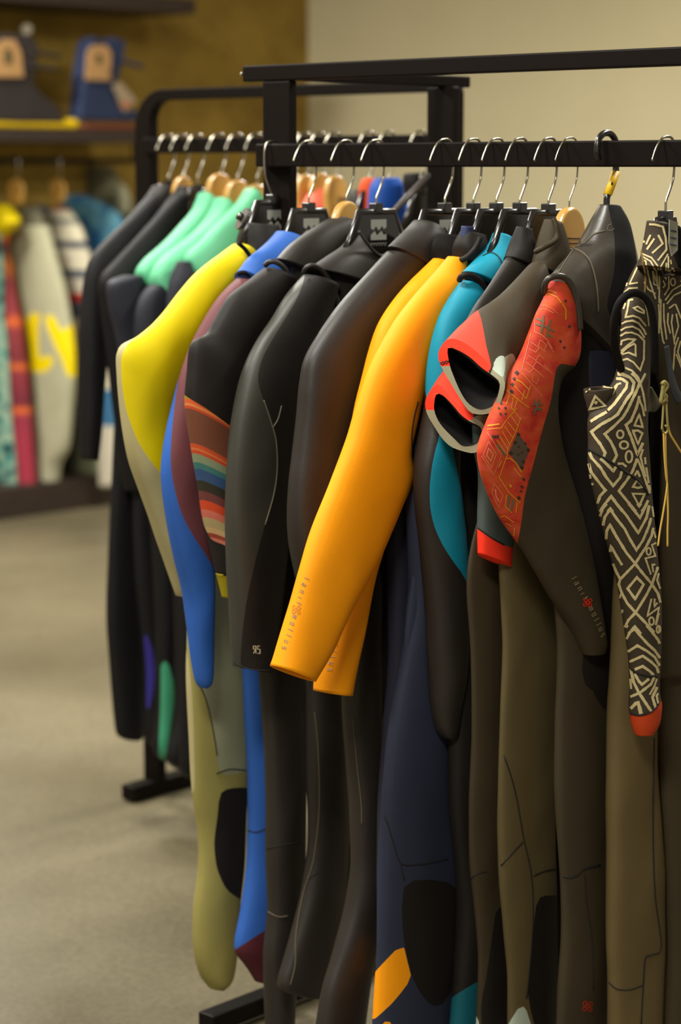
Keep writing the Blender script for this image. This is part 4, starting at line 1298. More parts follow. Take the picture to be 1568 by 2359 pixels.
# ---- 11: hand drawn black and cream print
G = suit('wetsuit', 'wetsuit with hand drawn black and cream geometric print and red cuff, nearest on the right', 1533)
TRI = neo('neoprene_print_ground', (66, 56, 44), 0.62)
TAN2 = neo('neoprene_brown_olive', (100, 84, 52))
DOL = neo('neoprene_deep_olive', (66, 56, 38))
G.loft('torso', [(1478, 590, 1590, 590), (1452, 640, 1650, 640), (1436, 690, 1680, 680), (1440, 740, 1690, 740), (1476, 800, 1690, 800), (1510, 860, 1690, 860), (1524, 940, 1690, 940), (1522, 1100, 1690, 1100), (1516, 1280, 1690, 1280),
                 (1508, 1440, 1700, 1440), (1504, 1560, 1700, 1560)], TRI, b=0.024, d=-0.035,
       panels=[('plain_panel', [(1528, 790), (1540, 815), (1556, 880), (1580, 930), (1760, 930), (1760, 1700), (1480, 1700), (1490, 1000), (1505, 900), (1512, 830), (1518, 790)], DOL)])
TM = G.last
G.loft('collar', [(1492, 506, 1540, 520), (1486, 540, 1572, 545), (1478, 580, 1590, 590), (1470, 610, 1600, 640)], TRI, b=0.04, open0=True)
CM = G.last
G.loft('back_collar', [(1536, 512, 1562, 530), (1538, 560, 1576, 575), (1545, 610, 1580, 640)], LINING, b=0.03, d=0.028)
SLV = G.loft('sleeve', [(1446, 684, 1484, 684), (1434, 712, 1494, 710), (1429, 765, 1497, 765), (1426, 820, 1498, 820), (1412, 880, 1497, 880), (1380, 925, 1493, 920), (1357, 965, 1490, 965), (1356, 1020, 1493, 1020), (1356, 1078, 1497, 1080),
                  (1366, 1128, 1501, 1130), (1381, 1190, 1506, 1190), (1395, 1242, 1511, 1242), (1410, 1299, 1516, 1299), (1423, 1350, 1521, 1350), (1431, 1405, 1523, 1405), (1441, 1468, 1522, 1465), (1448, 1520, 1520, 1520), (1451, 1580, 1517, 1580),
                  (1451, 1630, 1519, 1612), (1452, 1650, 1519, 1634), (1456, 1676, 1515, 1664), (1464, 1696, 1502, 1688)], TRI, b=0.032, open1=True, wr=0.0015,
       panels=[('cuff', [(1430, 1644), (1451, 1645), (1475, 1649), (1498, 1641), (1512, 1628), (1521, 1615), (1560, 1590), (1560, 1760), (1430, 1760)], neo('neoprene_red', (196, 66, 26), 0.65))])
SM = G.last
G.loft('elbow_fold', [(1347, 901, 1412, 888), (1348, 915, 1410, 905), (1353, 935, 1404, 935), (1360, 965, 1398, 975)], TRI, b=0.02, d=-0.012, open0=True)
EM = G.last
G.loft('elbow_fold', [(1487, 890, 1499, 892), (1488, 912, 1512, 914), (1488, 932, 1520, 930), (1488, 950, 1508, 946)], neo('neoprene_print_grey', (84, 76, 60)), b=0.014, d=-0.01)
def ov(x, y, a, b): return [(x + a * math.cos(t), y + b * math.sin(t)) for t in [q * math.pi / 6 for q in range(12)]]
def S(crop, w, *lines):
    ox, oy, s = crop
    return [(shift(l, ox, oy, s), w) for l in lines]
def SL(crop, w, *lines):
    return [a + (True,) for a in S(crop, w, *lines)]
c6, c3, c4, c5 = (1390, 480, 5.899), (1340, 860, 6.877), (1360, 1160, 7.538), (1400, 1440, 8.423)
st = S(c6, 4.4, [(400, 1240), (345, 1250), (325, 1380), (300, 1480), (400, 1460), (480, 1490), (570, 1600)], [(250, 1570), (300, 1540), (390, 1525), (470, 1560), (540, 1650), (570, 1720)],
       [(235, 1660), (300, 1620), (390, 1605), (480, 1650), (550, 1760)], [(230, 1735), (300, 1692), (380, 1687), (470, 1722), (545, 1800), (540, 2050), (490, 2200), (400, 2090), (320, 2045), (220, 2075)],
       [(240, 1860), (250, 1800), (330, 1775), (430, 1780), (330, 1860), (240, 1940)], [(240, 1975), (320, 1890), (410, 1840), (430, 1860), (430, 2000), (340, 1960), (250, 1985)],
       [(200, 2170), (270, 2160), (380, 2205), (460, 2290), (500, 2380), (560, 2240)], [(190, 2240), (260, 2245), (350, 2290), (400, 2359)], [(175, 2320), (230, 2310), (290, 2359)],
       [(400, 1190), (480, 1200), (560, 1290), (590, 1400)], [(590, 1400), (610, 1600)], [(255, 1420), (300, 1290)])
st += SL(c6, 4.0, [(400, 1355), (460, 1335), (540, 1390), (540, 1425), (470, 1400)])
st += S(c3, 6.6, [(570, 15), (650, 25), (760, 70), (820, 150), (790, 300), (700, 420), (640, 520), (560, 650), (480, 710), (300, 810), (155, 925), (200, 1000), (290, 1120), (365, 1260), (340, 1330)], [(290, 1345), (390, 1440), (490, 1545), (535, 1480)],
        [(545, 85), (640, 95), (715, 150), (700, 230), (600, 370), (510, 490), (410, 590)], [(390, 615), (240, 700), (140, 765)], [(780, 0), (850, 60), (910, 160), (860, 280), (790, 420), (720, 570), (640, 700), (500, 840), (360, 960), (450, 1080), (510, 1200), (545, 1300), (490, 1410)],
        [(900, 360), (890, 430), (850, 560), (770, 750), (690, 820), (770, 1000), (870, 1290), (960, 1100)], [(110, 1220), (160, 1340), (300, 1500), (380, 1640), (490, 1780), (600, 1650), (625, 1550)],
        [(105, 1400), (150, 1560), (270, 1720), (370, 1850), (290, 1940), (250, 2060)], [(870, 1350), (790, 1560), (700, 1700), (580, 1860), (700, 2010), (850, 2190)], [(290, 2190), (370, 2060), (460, 1945), (550, 2070), (640, 2190)], [(410, 2190), (450, 2140), (490, 2190)],
        [(1040, 2010), (1000, 2100), (940, 2190)])
st += S(c3, 5, [(500, 250), (560, 180), (620, 160)], [(560, 190), (500, 300), (420, 410)], [(990, 20), (920, 160), (960, 300), (990, 480), (1000, 600)], [(900, 410), (950, 530), (980, 680)], [(870, 1350), (940, 1520), (1000, 1700), (1070, 1900)], [(870, 1540), (830, 1620)], [(870, 1540), (910, 1640)],
        [(130, 1600), (150, 1700), (180, 1770)], [(960, 1200), (920, 1320), (960, 1480), (1000, 1640)], [(990, 1330), (1000, 1440)], [(1010, 1490), (1050, 1740)], [(1060, 1770), (1070, 1860)], [(180, 1860), (215, 1950)], [(560, 1430), (640, 1430), (700, 1480)])
st += SL(c3, 4.8, [(900, 650), (825, 825), (955, 850)], [(800, 912), (880, 905), (950, 950), (880, 1120)], ov(600, 965, 52, 62), ov(660, 1135, 65, 60), ov(738, 1320, 52, 92), [(870, 1690), (800, 1795), (880, 1815), (960, 1795)], [(795, 1905), (985, 1912), (900, 2100)])
st += S(c4, 6.2, [(170, 220), (210, 90), (280, 0)], [(215, 410), (250, 230), (340, 95), (450, 260), (590, 440), (680, 620), (790, 805), (900, 640), (1000, 400), (1040, 250)], [(275, 620), (285, 470), (335, 360), (450, 570), (620, 850), (770, 1040), (900, 1210), (1050, 1390), (1160, 1560), (1205, 1720)],
        [(450, 0), (620, 210), (820, 510), (960, 250), (1010, 30)], [(650, 0), (850, 245), (970, 0)], [(800, 0), (835, 40), (870, 0)], [(340, 870), (358, 735), (450, 900), (550, 1065)], [(395, 1040), (450, 1180), (520, 1310), (640, 1180), (770, 1040), (960, 740), (1050, 560), (1080, 420)],
        [(520, 1310), (495, 1400), (550, 1560), (640, 1730), (780, 1890), (960, 1590), (1060, 1390), (1160, 1100)], [(780, 1890), (940, 2060), (1100, 2240)], [(780, 1890), (660, 2020), (600, 2150)], [(660, 2262), (770, 2135), (870, 2262)])
st += SL(c4, 6, [(800, 1280), (915, 1400), (770, 1655), (645, 1470)])
st += S(c4, 4.2, [(1130, 680), (1055, 720), (1115, 910), (945, 950), (1040, 1230)], [(1115, 1055), (1060, 1065), (1080, 1190)], [(1050, 1650), (980, 1950), (1180, 1800), (1120, 2110)], [(1105, 1650), (1095, 1790), (1150, 1720)], [(1190, 1150), (1145, 1330), (1200, 1480)], [(1090, 480), (1120, 600)], [(1060, 50), (1090, 260)],
        [(530, 1570), (510, 1680)], [(560, 1840), (550, 1930)], [(1180, 1900), (1130, 2110)])
st += SL(c4, 4, ov(1000, 830, 38, 62), ov(1050, 2040, 42, 68), ov(1170, 2180, 32, 60))
st += S(c5, 6.2, [(330, 80), (390, 0)], [(365, 270), (430, 140), (520, 65), (620, 200), (760, 360), (900, 490), (1000, 640)], [(740, 0), (860, 150), (960, 280), (1010, 400)], [(390, 515), (570, 395), (750, 500), (900, 620), (995, 790)], [(425, 710), (670, 595), (830, 710), (940, 820), (970, 930)],
        [(520, 860), (670, 795), (800, 890), (880, 970)], [(890, 1010), (830, 1140), (720, 1230), (620, 1310), (440, 1390)], [(445, 850), (500, 1100), (600, 1310), (740, 1530), (840, 1680)], [(520, 940), (600, 1090), (660, 1150), (790, 1040)], [(945, 1200), (855, 1400), (915, 1600)])
st += S(c5, 4.5, [(940, 1040), (890, 1190), (800, 1350)], [(960, 1320), (935, 1380), (965, 1520)], [(440, 1040), (455, 1240)]) + S(c5, 8, [(445, 1620), (540, 1520), (590, 1510), (640, 1720)]) + SL(c5, 4, ov(960, 90, 28, 60))
G.print_('printed_lines', st, INK, Ms=[SM], jit=0.14, step=4)
G.print_('printed_lines', SL(c3, 5, [(210, 360), (125, 565), (370, 520)]) + S(c3, 7, [(200, 450), (240, 470)]) + S(c3, 3, [(60, 300), (150, 225), (300, 208), (480, 235)]), INK, Ms=[EM, SM], jit=0.1, step=4)
G.seam('seam', [(1356, 1033), (1375, 1045), (1395, 1058), (1415, 1070), (1440, 1088), (1460, 1100), (1478, 1118), (1492, 1140)], SEAM, 0.0018, Ms=[SM], off=0.001)
G.seam('seam', [(1453, 1541), (1470, 1552), (1490, 1557), (1512, 1556)], SEAM, 0.0014, Ms=[SM], off=0.001)
G.seam('seam', [(1452, 1644), (1475, 1648), (1498, 1640), (1512, 1627), (1519, 1615)], SEAM, 0.0011, Ms=[SM], off=0.001)
ts = S(c6, 4.6, [(620, 215), (700, 220), (800, 250), (840, 400), (850, 560), (735, 710)], [(690, 410), (590, 560)], [(740, 360), (800, 480), (660, 610)], [(640, 360), (580, 490)], [(520, 520), (560, 440)])
G.print_('printed_lines', ts, INK, Ms=[CM, TM], jit=0.12, step=4)
ts = S(c6, 3.6, [(520, 615), (650, 670), (740, 790), (755, 1000), (745, 1280)], [(530, 690), (575, 720), (600, 900), (640, 1050), (700, 1230)], [(520, 650), (640, 720), (710, 850), (735, 1100)], [(660, 850), (680, 1030), (730, 1050), (665, 850)], [(470, 640), (380, 720), (330, 860), (290, 1060)],
       [(470, 700), (400, 760), (360, 900), (310, 1060)], [(460, 800), (350, 1030), (460, 1010)], [(240, 1190), (340, 1090), (460, 1080)], [(870, 620), (770, 800), (800, 900), (840, 960), (850, 740)], [(875, 650), (880, 1080), (820, 1180)], [(905, 700), (915, 760)], [(800, 980), (830, 1040), (800, 1080)],
       [(830, 1250), (930, 1110), (1050, 1040)], [(850, 1300), (950, 1180), (1060, 1130)], [(1040, 1000), (1060, 960)], [(770, 1250), (770, 1600), (800, 1800), (820, 1840)], [(810, 1290), (812, 1500), (850, 1780)], [(870, 1420), (862, 1550), (900, 1700)], [(930, 1440), (915, 1550), (960, 1850)],
       [(980, 1430), (1010, 1600), (950, 1800)], [(1010, 1750), (960, 1900), (940, 2200)], [(1040, 1800), (1000, 1950), (1050, 2100)], [(740, 1300), (750, 1460), (745, 1700)], [(970, 1300), (1050, 1500)], [(1060, 1240), (1080, 1700)], [(880, 1360), (960, 1300)], [(1060, 1350), (1130, 1280)],
       [(980, 1980), (1060, 2180)], [(545, 1000), (600, 1100), (700, 1160)])
ts += SL(c6, 3.4, ov(930, 860, 32, 45), ov(935, 1000, 32, 50), ov(760, 1260, 14, 24), ov(1080, 870, 30, 60))
G.print_('printed_lines', ts, INK, Ms=[TM, CM], jit=0.12, step=4)
G.roll('armhole_seam', [(1430, 850, 0.0), (1416, 800, 0.01), (1413, 755, 0.024), (1420, 714, 0.036), (1434, 688, 0.045), (1456, 675, 0.05), (1478, 680, 0.052), (1495, 700, 0.054), (1504, 740, 0.052), (1508, 795, 0.045), (1508, 860, 0.03)], LINING, 0.0065)
G.seam('seam', [(1478, 578), (1486, 640), (1482, 690)], mat('seam_ochre', (110, 84, 30), 0.8), 0.0022, Ms=[TM, CM])
G.loft('tape', [(1528, 800, 1542, 795), (1532, 840, 1550, 838), (1540, 890, 1562, 888), (1556, 930, 1580, 925)], neo('neoprene_blue_grey', (58, 60, 62)), b=0.006, d=0.04)
hip = u_of(G, 1400, 1500)
G.loft('leg', [(1410, 1380, 1520, 1380), (1408, 1500, 1512, 1500), (1400, 1640, 1506, 1640), (1397, 1760, 1506, 1760), (1397, 1880, 1514, 1880), (1397, 2000, 1522, 2000), (1396, 2120, 1524, 2120), (1396, 2190, 1524, 2190), (1398, 2260, 1520, 2260), (1400, 2430, 1512, 2430)], TAN2, b=0.03, d=-0.065, wide=8)
G.seam('seam', [(1506, 1700), (1503, 1900), (1508, 2060), (1522, 2180), (1500, 2200), (1486, 2206), (1482, 2250), (1476, 2359)], SEAM, 0.0013)
G.seam('seam', [(1402, 2262), (1420, 2278), (1450, 2280), (1478, 2270)], SEAM, 0.0013)
G.loft('leg', [(1505, 1400, 1640, 1400), (1508, 1550, 1640, 1550), (1510, 1700, 1640, 1700), (1520, 1900, 1640, 1900), (1528, 2100, 1640, 2100), (1530, 2250, 1640, 2250), (1520, 2430, 1640, 2430)], DOL, b=0.03, d=-0.05)
mirror_sleeve(G, G.at(1533, 700)[2], TRI, un=-0.15)
farleg(G, -0.02, G.at(1533, 1500)[2], G.at(1533, 2260)[2], DOL)
hanger('black plastic hanger with pale label, in the black and cream print wetsuit', AO(1533), HZ(1533, 510), w=0.022, logo=False, arms=False)
# paper label inside the collar and cream cord
lb = thing('paper_label', 'small pale printed label inside the collar of the print wetsuit', 'label', G.at(1550, 540, 0.03))
slab('card', [G.at(x, y, 0.066) for x, y in ((1541, 506), (1560, 512), (1560, 576), (1546, 590), (1540, 560))], RV, 0.0015, mat('label_paper', (150, 146, 128), 0.7), lb, bev=0)
for y0 in (530, 546, 562):
    tube('print', [G.at(1544, y0, 0.068), G.at(1557, y0 + 3, 0.068)], 0.0012, mat('label_ink', (60, 66, 84), 0.7), lb, 5, sub=0)
cr = thing('tag_cord', 'knotted ochre cord with loose ends hanging beside the black and cream sleeve', 'cord', G.at(1530, 900, 0.06))
CRD = mat('ochre_cord', (214, 172, 76), 0.8, grain=0.4, gscale=900)
CRK = mat('straw_cord', (150, 136, 76), 0.85)
tube('knot', [G.at(x, y, 0.075) for x, y in ((1524, 885), (1530, 880), (1536, 890), (1528, 905), (1534, 915), (1522, 925), (1530, 880), (1526, 900), (1534, 925))], 0.0032, CRK, cr, 8, sub=6)
for P_ in ([(1528, 925), (1526, 960), (1524, 990)], [(1534, 920), (1536, 960), (1538, 985)], [(1524, 985), (1530, 1000), (1538, 990), (1532, 980)]):
    tube('strand', [G.at(x, y, 0.074) for x, y in P_], 0.0018, CRK, cr, 8, sub=5)
for P_ in ([(1528, 995), (1530, 1050), (1534, 1100), (1536, 1120), (1527, 1180), (1520, 1220), (1515, 1258)], [(1532, 995), (1533, 1060), (1536, 1110), (1538, 1180), (1537, 1220), (1537, 1259)], [(1538, 980), (1543, 1000), (1556, 1022), (1570, 1044), (1590, 1070)]):
    tube('strand', [G.at(x, y, 0.074) for x, y in P_], 0.0016, CRD, cr, 8, sub=5)

# ================================================================== the second rack
C0 = ground(345, 1834); C0[2] = HC
def c_at(s, u=0.0, z=0.0):
    p = C0 + RV * s + PN * u
    return np.array([p[0], p[1], HC + z])
def CO(px):
    O = on_line(px, C0, RV, HC); O[2] = HC
    return O
rackC = thing('clothes_rack', 'black clothes rack with rounded corners standing behind the front rack', 'clothes rack', (C0[0], C0[1], 0))
CL = float((CO(1022) - C0) @ RV)
# rounded frame: flat bar bent at the corners
def frame_end(s0, sgn, r=0.105, ri=0.055):
    pts = []
    zt_ = 0.196
    for k in range(9):
        q = math.pi / 2 * k / 8
        pts.append((s0 - sgn * 0.03 + sgn * r * (1 - math.cos(q)), zt_ - r + r * math.sin(q)))
    ins = []
    for k in range(9):
        q = math.pi / 2 * (8 - k) / 8
        ins.append((s0 + sgn * (0.030 + ri) - sgn * ri * math.cos(q), zt_ - 0.028 - ri + ri * math.sin(q)))
    return pts, ins
p0, i0 = frame_end(0.0, 1)
p1, i1 = frame_end(CL, -1, 0.035, 0.008)
out = [(-0.03, -HC + 0.04)] + p0 + [(x, z) for x, z in reversed(p1)] + [(CL + 0.03, -HC + 0.04), (CL - 0.03, -HC + 0.04)] + [(x, z) for x, z in reversed(i1)] + i0 + [(0.03, -HC + 0.04)]
slab('frame', [c_at(x, -0.02, z) for x, z in out], PN, 0.03, black_metal, rackC, bev=0.003)
rbar('hanging_rail', rackC, 0.02, CL, 0.0, 0.034, 0.073, 0.0125, P=c_at)
for s in (0.0, CL):
    box('foot_bar', c_at(s, -0.11, -HC + 0.025), 0.025, 0.19, 0.02, black_metal, rackC, ax=RV, ay=PN, bev=0.003)
    for u in (0.04, -0.26):
        c = c_at(s, u, -HC + 0.0025)
        tube('floor_pad', [c - UP * 0.0025, c + UP * 0.0025], 0.018, black_metal, rackC, 12, sub=0)

def cwear(name, label, px, cat='wetsuit', group=None):
    O = CO(px)
    G = Wear(name, label, cat, O, group=group, low=0.3)
    G.sx = px
    return G
MINT = neo('neoprene_mint', (98, 182, 138), 0.55)
MINTD = neo('neoprene_dark_mint', (60, 140, 104), 0.6)
SLT = neo('neoprene_ink', (17, 15, 16))
SLG = neo('neoprene_slate_grey', (40, 40, 48))
def changer(label, px, y, kind='wood', **kw):
    z = G.at(px, y)[2] - HC
    return hanger(label, CO(px), z, kind=kind, rail_dz=0.032, logo=False, arms=False, r=0.0030, **kw)
def cbody(G, y0, hipu, m, sh=0.16, b=0.022, zb=None):
    torso(G, y0, hipu, m, b=b, sh=sh, neck=0.06)

# dark ones
G = cwear('wetsuit', 'black wetsuit at the far left end of the second rack', 388)
cbody(G, 520, 0.17, SLT)
G.loft('sleeve', [(345, 440, 395, 470), (300, 495, 390, 540), (256, 540, 340, 620), (218, 582, 290, 680), (202, 620, 262, 720), (192, 690, 250, 760), (184, 780, 246, 820), (180, 880, 242, 890), (180, 970, 238, 970), (185, 1058, 228, 1060)], SLT, b=0.034, open1=True)
G.loft('collar', [(352, 425, 410, 440), (335, 455, 415, 500), (320, 480, 420, 560)], K1, b=0.04, open0=True)
G.loft('leg', [(262, 1000, 350, 1000), (255, 1150, 345, 1150), (248, 1300, 340, 1300), (246, 1420, 340, 1420), (252, 1520, 336, 1520), (262, 1640, 332, 1640), (268, 1690, 330, 1690), (282, 1704, 320, 1703)], SLT, b=0.028)
farleg(G, 0.16, G.at(388, 1100)[2], G.at(388, 1690)[2], SLT)
changer('dark hanger of the far left black wetsuit on the second rack', 388, 430, kind='plastic', w=0.03)
G = cwear('wetsuit', 'black wetsuit with small blue logo, second from the left on the second rack', 431)
cbody(G, 520, 0.18, SLT)
G.loft('sleeve', [(398, 442, 436, 470), (356, 498, 430, 550), (310, 550, 395, 625), (262, 600, 345, 660), (232, 640, 310, 700), (232, 700, 305, 740), (240, 780, 315, 800), (250, 860, 330, 870), (262, 960, 345, 960), (275, 1060, 350, 1060), (285, 1130, 345, 1130)], SLT, b=0.032, open1=True)
G.loft('collar', [(405, 428, 450, 430), (395, 450, 460, 500)], K1, b=0.04, open0=True)
G.print_('logo', [([(206, 650), (216, 668), (212, 684)], 8)], neo('logo_blue', (34, 30, 140)), Ms=G.parts['sleeve'])
G.loft('leg', [(305, 1100, 380, 1100), (310, 1300, 380, 1300), (322, 1440, 380, 1440), (330, 1560, 372, 1560), (332, 1660, 362, 1680), (338, 1705, 356, 1720)], SLT, b=0.026,
       panels=[('blue_panel', [(330, 1450), (340, 1465), (352, 1500), (358, 1540), (354, 1590), (345, 1630), (336, 1640), (338, 1560)], neo('neoprene_violet_blue', (46, 38, 120)))])
farleg(G, 0.16, G.at(431, 1100)[2], G.at(431, 1690)[2], SLT)
changer('wooden hanger in the second black wetsuit of the rear rack', 420, 406, w=0.034)
changer('black plastic hanger between the black and the mint wetsuits of the rear rack', 455, 440, kind='plastic', w=0.03)
# mint ones
for i, (px, lab, slv, dark, leg) in enumerate((
    (505, 'mint shouldered wetsuit, leftmost of the three mint ones',
     [(470, 440, 484, 480), (450, 478, 480, 520), (412, 520, 462, 560), (372, 560, 440, 600), (336, 592, 415, 640), (316, 622, 396, 680), (322, 650, 388, 704)],
     [(285, 634, 325, 634), (250, 652, 335, 650), (250, 700, 345, 700), (262, 760, 350, 760), (276, 830, 355, 830), (295, 920, 360, 920), (310, 1010, 365, 1010)],
     [(340, 1100, 410, 1100), (352, 1300, 410, 1300), (358, 1500, 410, 1500), (358, 1640, 405, 1640), (352, 1712, 402, 1735), (364, 1742, 392, 1758)]),
    (547, 'mint shouldered wetsuit, middle of the three mint ones',
     [(508, 452, 522, 490), (492, 482, 518, 520), (460, 520, 500, 560), (420, 555, 480, 600), (375, 590, 450, 640), (350, 628, 420, 680), (352, 660, 398, 700), (372, 694, 392, 706)],
     [(362, 640, 400, 645), (332, 668, 402, 680), (314, 710, 405, 720), (310, 780, 405, 800), (320, 880, 410, 880), (335, 1000, 412, 1000)],
     [(385, 1100, 440, 1100), (396, 1300, 445, 1300), (401, 1500, 450, 1500), (401, 1640, 450, 1640), (384, 1740, 448, 1765), (398, 1764, 440, 1784)]),
    (592, 'mint shouldered wetsuit, rightmost of the three, against the near post',
     [(576, 430, 592, 480), (548, 466, 590, 520), (512, 500, 575, 560), (470, 545, 550, 610), (432, 582, 520, 650), (430, 612, 490, 690), (448, 645, 470, 700)],
     [(408, 600, 440, 604), (392, 640, 450, 640), (385, 690, 460, 700), (380, 780, 460, 800), (385, 900, 460, 900), (395, 1000, 460, 1000)],
     [(415, 1100, 500, 1100), (415, 1300, 500, 1300), (415, 1500, 500, 1500), (415, 1640, 500, 1640), (415, 1768, 490, 1795), (435, 1790, 480, 1808)]))):
    G = cwear('wetsuit', lab, px)
    cbody(G, 540, 0.15, SLT, sh=0.14)
    G.loft('upper_sleeve', slv, MINT, b=0.036)
    G.loft('sleeve', dark, SLG, b=0.03, open1=True)
    G.loft('leg', leg, SLT, b=0.028, panels=([('mint_panel', [(370, 1515), (385, 1520), (398, 1560), (402, 1610), (392, 1680), (383, 1740), (372, 1762), (364, 1740), (368, 1660), (370, 1600)], MINTD)] if i == 0 else ()))
    farleg(G, 0.13, G.at(px, 1100)[2], G.at(px, 1700)[2], SLT)
    changer(('leftmost', 'middle', 'rightmost')[i] + ' of the three light wooden hangers in the mint wetsuits', px, (399, 414, 424)[i], w=0.042)
# garments seen between the two posts of the front rack
def peek(name, label, px, st, m, hy=None, kind=None, cat='wetsuit', low=1100):
    global G
    G = cwear(name, label, px, cat)
    G.loft('shoulder', st, m, b=0.035)
    cbody(G, 540, 0.12, m, sh=0.12)
    if hy:
        changer('hanger inside the ' + label, px, hy, kind=kind or 'wood', w=0.036)
peek('wetsuit', 'sliver of mint garment right of the near post', 676, [(655, 425, 680, 428), (650, 460, 686, 465), (645, 520, 690, 520), (640, 600, 692, 600)], MINT, 400)
peek('wetsuit', 'rust brown garment behind the salmon one', 704, [(694, 428, 712, 430), (684, 460, 716, 465), (678, 520, 720, 520), (670, 600, 720, 600)], neo('neoprene_rust', (150, 84, 44)), 402)
peek('wetsuit', 'salmon pink garment seen between the two posts', 738, [(722, 428, 742, 432), (706, 448, 756, 452), (694, 475, 768, 478), (685, 520, 776, 520), (680, 600, 780, 600)], neo('neoprene_salmon', (240, 120, 96)), 398)
peek('wetsuit', 'brown garment on a wide wooden hanger between the posts', 772, [(764, 452, 796, 452), (760, 480, 800, 480), (756, 540, 806, 540), (752, 600, 806, 600)], neo('neoprene_brown', (120, 86, 40)), 404)
peek('wetsuit', 'dark grey garment right of the wooden hangers', 818, [(806, 438, 842, 436), (800, 455, 848, 458), (796, 500, 850, 500), (790, 600, 850, 600)], K3)
peek('wetsuit', 'orange red garment left of the bright blue one', 848, [(836, 410, 866, 410), (828, 424, 874, 426), (826, 460, 876, 470), (826, 560, 878, 560)], neo('neoprene_orange_red', (220, 84, 40)))
peek('wetsuit', 'bright blue garment seen left of the rear post', 886, [(862, 412, 918, 408), (852, 430, 928, 430), (848, 465, 932, 460), (846, 520, 960, 515), (842, 620, 965, 620)], neo('neoprene_bright_blue', (30, 76, 160)))
G.loft('hem', [(925, 476, 962, 470), (922, 495, 968, 492), (920, 540, 972, 540)], MATS['neoprene_bright_blue'], b=0.03, d=0.03)
peek('wetsuit', 'dark garment with tan collar against the rear post', 950, [(930, 402, 985, 396), (928, 425, 988, 425), (938, 470, 990, 470), (950, 560, 992, 560)], K1)
# loose hooks of hangers on the second rail
for i, px in enumerate((850, 895, 968)):
    O = CO(px)
    hanger('pale metal hook on the rear rail, ' + ('left', 'middle', 'right')[i] + ' of the three near the rear post', O, -0.06, kind='plastic', rail_dz=0.032, logo=False, w=0.02, r=0.0028)
# ================================================================== display by the far wall
D_ = -PN                                          # along the wall, towards the corner
def f_at(px, out=0.0, z=0.0):
    """point of the fixture's front line in column px, moved out from the wall"""
    O = F0 + RV * out
    p = on_line(px, O, D_, HC + z)
    p[2] = HC + z
    return p
dark_wood = mat('dark_stained_wood', (44, 30, 24), 0.55, var=0.12, vscale=8)
sb = on_line(452, F0 - RV * 0.02, D_, HC + 0.75)
def shelf(name, label, px_end, z0, z1, out0, m):
    p = f_at(px_end, 0.0, (z0 + z1) / 2)
    L = 3.2
    c = p - D_ * L / 2 - RV * (0.5 - out0) / 2 * 1.0
    c[2] = HC + (z0 + z1) / 2
    root = thing(name, label, 'shelf', c)
    box('board', c, L / 2, (0.5 - 0.0) / 2 - 0.003, (z1 - z0) / 2, m, root, ax=D_, ay=RV, bev=0.004)
    return root
shelf('wall_shelf', 'long dark wooden shelf near the ceiling line of the olive wall', 452, 0.765, 0.84, 0, dark_wood)
shelf('wall_shelf', 'lower dark wooden shelf carrying the two packs', 345, 0.118, 0.180, 0, dark_wood)
# plinth
c = f_at(262, 0, -HC + 0.085) - D_ * 1.6 - RV * 0.25
pl = thing('plinth', 'low dark plinth on the floor under the far display', 'plinth', (c[0], c[1], 0))
c[2] = 0.075
box('body', c, 1.6, 0.247, 0.075, dark_wood, pl, ax=D_, ay=RV, bev=0.004)
# rail
ROUT = -0.16
def d_at(px, z=0.0):
    return f_at(px, ROUT, z)
rd = thing('display_rail', 'dark round rail under the lower shelf by the far wall', 'rail', d_at(100))
e1 = d_at(322, 0.03); e0 = e1 - D_ * 2.9
tube('rail', [e0, e1], 0.0135, black_metal, rd, 12, sub=0)
for t in (0.03, 0.5, 0.985):
    p = e0 + (e1 - e0) * t
    tube('bracket', [p, p + UP * 0.095], 0.007, black_metal, rd, 8, sub=0)

def dwear(name, label, px, cat='wetsuit', low=0.2):
    O = d_at(px)
    G = Wear(name, label, cat, O, n=PN, low=low)
    G.sx = px
    return G
DF = (PN, -RV)
def dhanger(label, px, y):
    O = d_at(px)
    z = hit(px, y, O, PN)[2] - HC
    return hanger(label, O, z, kind='wood', rail_dz=-0.003, frame=DF, logo=False, arms=False, w=0.055, r=0.0035)
def dleg(G, st, m, **kw):
    return G.loft('leg', st, m, b=0.035, **kw)
AQUA = blotch('dyed_aqua', [(20, 40, 44), (60, 120, 112), (96, 150, 136), (150, 160, 134), (90, 140, 130), (30, 60, 62)], 11, kind='noise')
EMB = stripes('dyed_ember', [(0.0, (190, 80, 34)), (0.10, (206, 96, 36)), (0.16, (80, 40, 34)), (0.24, (176, 92, 30)), (0.30, (120, 40, 46)), (0.42, (130, 44, 50)), (0.46, (196, 88, 36)), (0.50, (126, 42, 46)), (0.62, (110, 36, 42)),
      (0.645, (190, 90, 30)), (0.67, (124, 38, 48)), (0.80, (104, 32, 44)), (0.825, (200, 92, 34)), (0.85, (134, 40, 56)), (1.0, (150, 42, 60))], (0, -1), 0.2, 1.38, 'EASE')
TYE = blotch('dyed_blue', [(34, 70, 130), (50, 110, 150), (96, 150, 160), (60, 100, 160)], 9)
STONE = neo('jersey_stone', (164, 160, 132), 0.7)
STONED = neo('jersey_grey', (112, 108, 88), 0.7)
LEM = neo('jersey_yellow', (226, 200, 0), 0.6)
